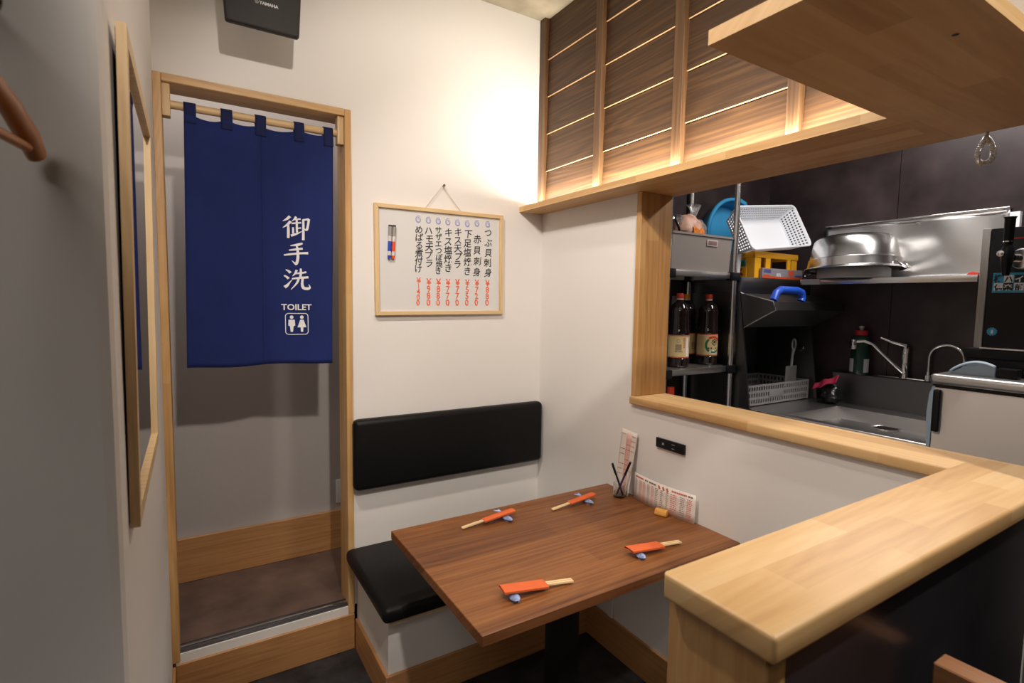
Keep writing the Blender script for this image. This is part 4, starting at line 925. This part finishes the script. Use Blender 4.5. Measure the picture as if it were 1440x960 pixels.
for s_ in (-1, 1):
    pts = [tl @ Vector((0.045*math.cos(a), s_*(0.205+0.042*math.sin(a)), 0.028-0.040*math.sin(a))) for a in [math.pi*k/10 for k in range(11)]]
    MB().tube(pts, 0.0045, 8).build('loop_handle', CHROME, bw)

# --- sink
sk = thing('sink', (1.42, -0.85, 0.0), 'stainless steel kitchen sink with a raised back guard', 'sink')
mb = MB(); SX0, SX1, SY0, SY1 = 1.065, 1.76, -1.242, -0.012; QX0, QX1, QY0, QY1 = 1.125, 1.60, -1.20, -0.61
for a in ((SX0, QX0, SY0, SY1), (QX1, SX1, SY0, SY1), (QX0, QX1, QY1, SY1), (QX0, QX1, SY0, QY0)): mb.box(*a, 0.890, 0.900)
mb.box(SX0-0.004, SX0+0.012, SY0, SY1, 0.865, 0.903, bevel=0.004, seg=3); mb.build('deck', STEEL, sk)
mb = MB(); shell(mb, QX0-0.002, QX1+0.002, QY0-0.002, QY1+0.002, 0.835, 0.8995, 0.002, 0.015); mb.build('basin', STEEL, sk)
MB().prism([(1.755, 0.90), (1.752, 1.070), (1.760, 1.076), (1.797, 1.076), (1.797, 0.90)], SY0, -0.50, 'Y').build('back_guard', STEELD, sk)
MB().box(SX0+0.03, SX1-0.01, SY0+0.01, SY1-0.01, 0.0, 0.83).build('base_cabinet', STEELD, sk)
MB().lathe([(0.062, 0.8375), (0.066, 0.8375), (0.066, 0.843), (0.056, 0.841), (0.052, 0.8378), (0, 0.8378)], 1.54, -0.88, 32).build('drain_ring', STEELB, sk)
mb = MB()
for k in range(-3, 4): mb.box(1.54+k*0.013-0.003, 1.54+k*0.013+0.003, -0.88-0.045, -0.88+0.045, 0.8380, 0.8400)
mb.build('drain_grid', BLACKP, sk)['kind'] = 'stuff'
fa = thing('mixer_tap', (1.775, -0.853, 1.076), 'chrome single-lever mixer tap with a slanting spout on the sink guard', 'tap')
MB().lathe([(0.024, 1.0765), (0.024, 1.085), (0.018, 1.095), (0.017, 1.215), (0.019, 1.22), (0.017, 1.245), (0, 1.25)], 1.772, -0.853, 24).build('body', CHROME, fa)
MB().tube([(1.765, -0.850, 1.105), (1.70, -0.80, 1.180), (1.66, -0.742, 1.254), (1.65, -0.705, 1.268), (1.645, -0.668, 1.264)], 0.0085, 12).build('spout', CHROME, fa)
MB().lathe([(0.015, 1.222), (0.017, 1.228), (0.017, 1.268), (0.013, 1.276), (0, 1.277)], 1.642, -0.655, 18).build('spray_head', CHROME, fa)
MB().tube([(1.772, -0.853, 1.250), (1.74, -0.80, 1.266), (1.73, -0.748, 1.288)], [0.011, 0.007, 0.006], 10).build('lever', CHROME, fa)
MB().box(1.757, 1.792, -0.95, -0.72, 1.0762, 1.083, bevel=0.003).build('base_plate', CHROME, fa)
gt = thing('gooseneck_tap', (1.775, -0.957, 1.076), 'slim gooseneck tap curving to the right beside the mixer tap', 'tap')
pts = [(1.775, -0.957, 1.085), (1.775, -0.957, 1.20)]+[(1.775, -0.957-0.072*(1-math.cos(math.radians(a)))*1.0, 1.20+0.068*math.sin(math.radians(a))) for a in range(15, 181, 15)]+[(1.775, -1.101, 1.16)]
MB().tube(pts, 0.0065, 10).build('neck', STEELB, gt)
MB().lathe([(0.014, 1.0765), (0.014, 1.105), (0.009, 1.11), (0.009, 1.125), (0, 1.126)], 1.775, -0.957, 16).build('collar', CHROME, gt)
gb2 = thing('detergent_bottle', (1.75, -0.658, 1.076), 'dark green detergent bottle with a red cap on the sink guard', 'bottle')
x, y, z = 1.752, -0.640, 1.0765
MB().lathe([(0, z), (0.044, z), (0.047, z+0.006), (0.046, z+0.12), (0.041, z+0.155), (0.044, z+0.175), (0.046, z+0.195), (0.038, z+0.212), (0.030, z+0.218), (0, z+0.218)], x, y, 28).build('body', GBOT, gb2)
MB().lathe([(0, z+0.218), (0.031, z+0.218), (0.031, z+0.243), (0.028, z+0.246), (0, z+0.246)], x, y, 24).build('cap', mat('cherry_cap', (0.50, 0.02, 0.03), 0.4), gb2)
MB().lathe([(0.008, z+0.246), (0.008, z+0.255), (0.014, z+0.258), (0.012, z+0.270), (0, z+0.272)], x, y, 16).build('nozzle', mat('nozzle_grey', (0.45, 0.42, 0.42), 0.4), gb2)
for a0 in (math.radians(-112), math.radians(-212)):
    MB().grid(lambda u, v: Vector((x+0.0485*math.cos(a0+0.7*(u-0.5)), y+0.0485*math.sin(a0+0.7*(u-0.5)), z+0.012+0.075*v)), 8, 1).build('sticker', mat('label_grey', (0.5, 0.5, 0.52), 0.5), gb2)
tag(blob(1.64, -0.555, 0.955, 0.05, 0.05, 0.052, 0.3, 9).build('black_bag', mat('bag_black', (0.01, 0.01, 0.012), 0.25)), 'crumpled black bag on the sink deck under the pink cloth', 'bag')
mb = MB(); mb.grid(lambda u, v: Vector((1.585+0.012*math.sin(9*u)+0.03*v, -0.475-0.125*u, 0.975+0.060*u+0.034*v+0.004*math.sin(12*u+3*v))), 16, 5)
tag(mb.build('pink_cloth', PINK, solid=0.006), 'folded pink cloth lying on the black bag beside the sink', 'cloth')

# --- fridge, beer server
fg = thing('fridge', (1.35, -1.60, 0), 'beige under-counter fridge with a rounded steel top and black handle', 'fridge')
MB().box(1.035, 1.70, -2.05, -1.252, 0.0, 1.150).build('body', FRIDGE, fg)
MB().box(0.998, 1.028, -2.05, -1.262, 0.10, 1.146, bevel=0.004).build('door', FRIDGE, fg)
mb = MB(); mb.prism([(-1.252, 0.85), (-1.244, 0.95), (-1.241, 1.045), (-1.246, 1.12), (-1.256, 1.152), (-1.264, 1.152), (-1.260, 1.10), (-1.258, 0.85)], 1.0, 1.034, 'X'); mb.build('gasket', PALEB, fg)
MB().box(0.978, 0.998, -1.290, -1.264, 0.975, 1.140, bevel=0.007, seg=3).build('handle', BLACKP, fg)
MB().box(0.985, 1.70, -2.05, -1.245, 1.158, 1.200, bevel=0.017, seg=5).build('top_plate', STEEL, fg)
MB().box(1.00, 1.69, -2.05, -1.256, 1.150, 1.158).build('gap_strip', BLACKP, fg)
dt = MB()
dt.grid(lambda u, v: Vector((1.045+0.010*v, -1.288-0.135*u, 1.2005+(0.048*math.sin(math.pi*min(1, u*0.75+0.02))**0.8)*1.0+0.008*v)), 20, 2)
dt.prism([(-1.285, 1.2005), (-1.42, 1.2005), (-1.42, 1.240), (-1.385, 1.246), (-1.34, 1.238)], 1.056, 1.066, 'X')
tag(dt.build('tray_cover', PALEB, solid=0.004), 'pale blue arched plastic cover lying on top of the fridge', 'cover')
tag(MB().box(1.05, 1.10, -1.485, -1.425, 1.2005, 1.236, bevel=0.004).build('black_block', BLACKP), 'small black block on the fridge top under the drinks dispenser base', 'block')
sv = thing('drink_dispenser', (1.35, -1.55, 1.2005), 'tall black drinks dispenser with a tap and cyan sticker standing on the fridge', 'dispenser')
MB().box(1.145, 1.60, -1.90, -1.306, 1.2005, 1.262, bevel=0.004).build('base', BLACKP, sv)
MB().box(1.135, 1.60, -1.90, -1.300, 1.262, 1.300, bevel=0.006).build('drip_tray', BLACKP, sv)
mb = MB()
mb.box(1.122, 1.20, -1.55, -1.35, 1.3005, 1.306, bevel=0.001); mb.build('tray_grid', STEELB, sv)
MB().box(1.150, 1.55, -1.88, -1.349, 1.300, 1.758, bevel=0.003).build('body', BLACKP, sv)
MB().box(1.144, 1.55, -1.348, -1.325, 1.300, 1.760, bevel=0.003).build('side_panel', mat('side_beige', (0.40, 0.37, 0.34), 0.35), sv)
MB().box(1.1490, 1.1499, -1.60, -1.396, 1.714, 1.719).build('red_line', mat('led_red', (0.7, 0.03, 0.02), 0.4), sv)
MB().tube([(1.149, -1.445, 1.640), (1.085, -1.430, 1.640)], 0.016, 16).build('tap_shank', CHROME, sv)
MB().lathe([(0.034, 0), (0.038, 0.006), (0.034, 0.012), (0.0, 0.012), (0, 0)], 0, 0, 28, mtx=Matrix.Translation((1.132, -1.452, 1.638)) @ Matrix.Rotation(math.radians(-90), 4, 'Y')).build('tap_rosette', STEELB, sv)
MB().tube([(1.070, -1.424, 1.575), (1.070, -1.424, 1.62), (1.070, -1.424, 1.665), (1.070, -1.424, 1.685)], [0.010, 0.017, 0.020, 0.012], 16).build('tap_body', BLACKP, sv)
MB().lathe([(0, -0.010), (0.010, -0.008), (0.011, 0.004), (0, 0.008)], 0, 0, 16, mtx=Matrix.Translation((1.052, -1.410, 1.655)) @ Matrix.Rotation(math.radians(-90), 4, 'Y')).build('tap_bolt', CHROME, sv)
MB().tube([(1.070, -1.424, 1.686), (1.070, -1.424, 1.70), (1.070, -1.424, 1.78), (1.070, -1.424, 1.786)], [0.011, 0.014, 0.016, 0.019], 16).build('tap_handle', BLACKP, sv)
MB().tube([(1.070, -1.424, 1.696), (1.070, -1.424, 1.700)], 0.0155, 16).build('tap_ring', CHROME, sv)
MB().faces([(1.1485, -1.366, 1.590), (1.1485, -1.366, 1.515), (1.1485, -1.475, 1.515), (1.1485, -1.475, 1.590)], [(0, 1, 2, 3)]).build('sticker', STK, sv, solid=0.0004)
def svg(ch, yc, zb, size, m, nm, back=None):
    if back:
        MB().faces([(1.1481, yc+0.0135, zb-0.003), (1.1481, yc-0.0135, zb-0.003), (1.1481, yc-0.0135, zb+0.025), (1.1481, yc+0.0135, zb+0.025)], [(0, 1, 2, 3)]).build('tile', back, sv)
    vs, fs = glyphs(ch, size, 0.0009); MB().faces([(1.1478, yc-x, zb+y) for x, y in vs], fs).build(nm, m, sv)['kind'] = 'stuff'
svg('樽', -1.384, 1.556, 0.032, INKK, 'character'); svg('ハ', -1.412, 1.556, 0.026, INKK, 'character', INKW); svg('イ', -1.442, 1.556, 0.026, INKW, 'character', INKK)
svg('倶', -1.384, 1.526, 0.024, INKK, 'character', INKW); svg('楽', -1.412, 1.526, 0.024, INKW, 'character', INKK); svg('部', -1.442, 1.526, 0.024, INKK, 'character', INKW)
mb = MB(); ring = [(0.017*math.cos(k*math.pi/12)*(1.0 if k % 2 else 0.82), 0.017*math.sin(k*math.pi/12)*(1.0 if k % 2 else 0.82)) for k in range(24)]
mb.faces([(1.1486, -1.376-a, 1.367+b) for a, b in ring], [tuple(range(24))]); mb.build('round_sticker', STK, sv)
mb = MB(); mb.faces([(1.1482, -1.376-0.003*a, 1.367+0.008*b) for a, b in ((-1, -1), (1, -1), (1.6, 0.2), (0.3, 1), (-1, 0.4))], [(0, 1, 2, 3, 4)]); mb.build('sticker_mark', INKW, sv)
MB().box(1.770, 1.799, -1.262, -1.2265, 1.80, 1.90).build('end_bracket', WPLA, ws)
#KITCHEN_END
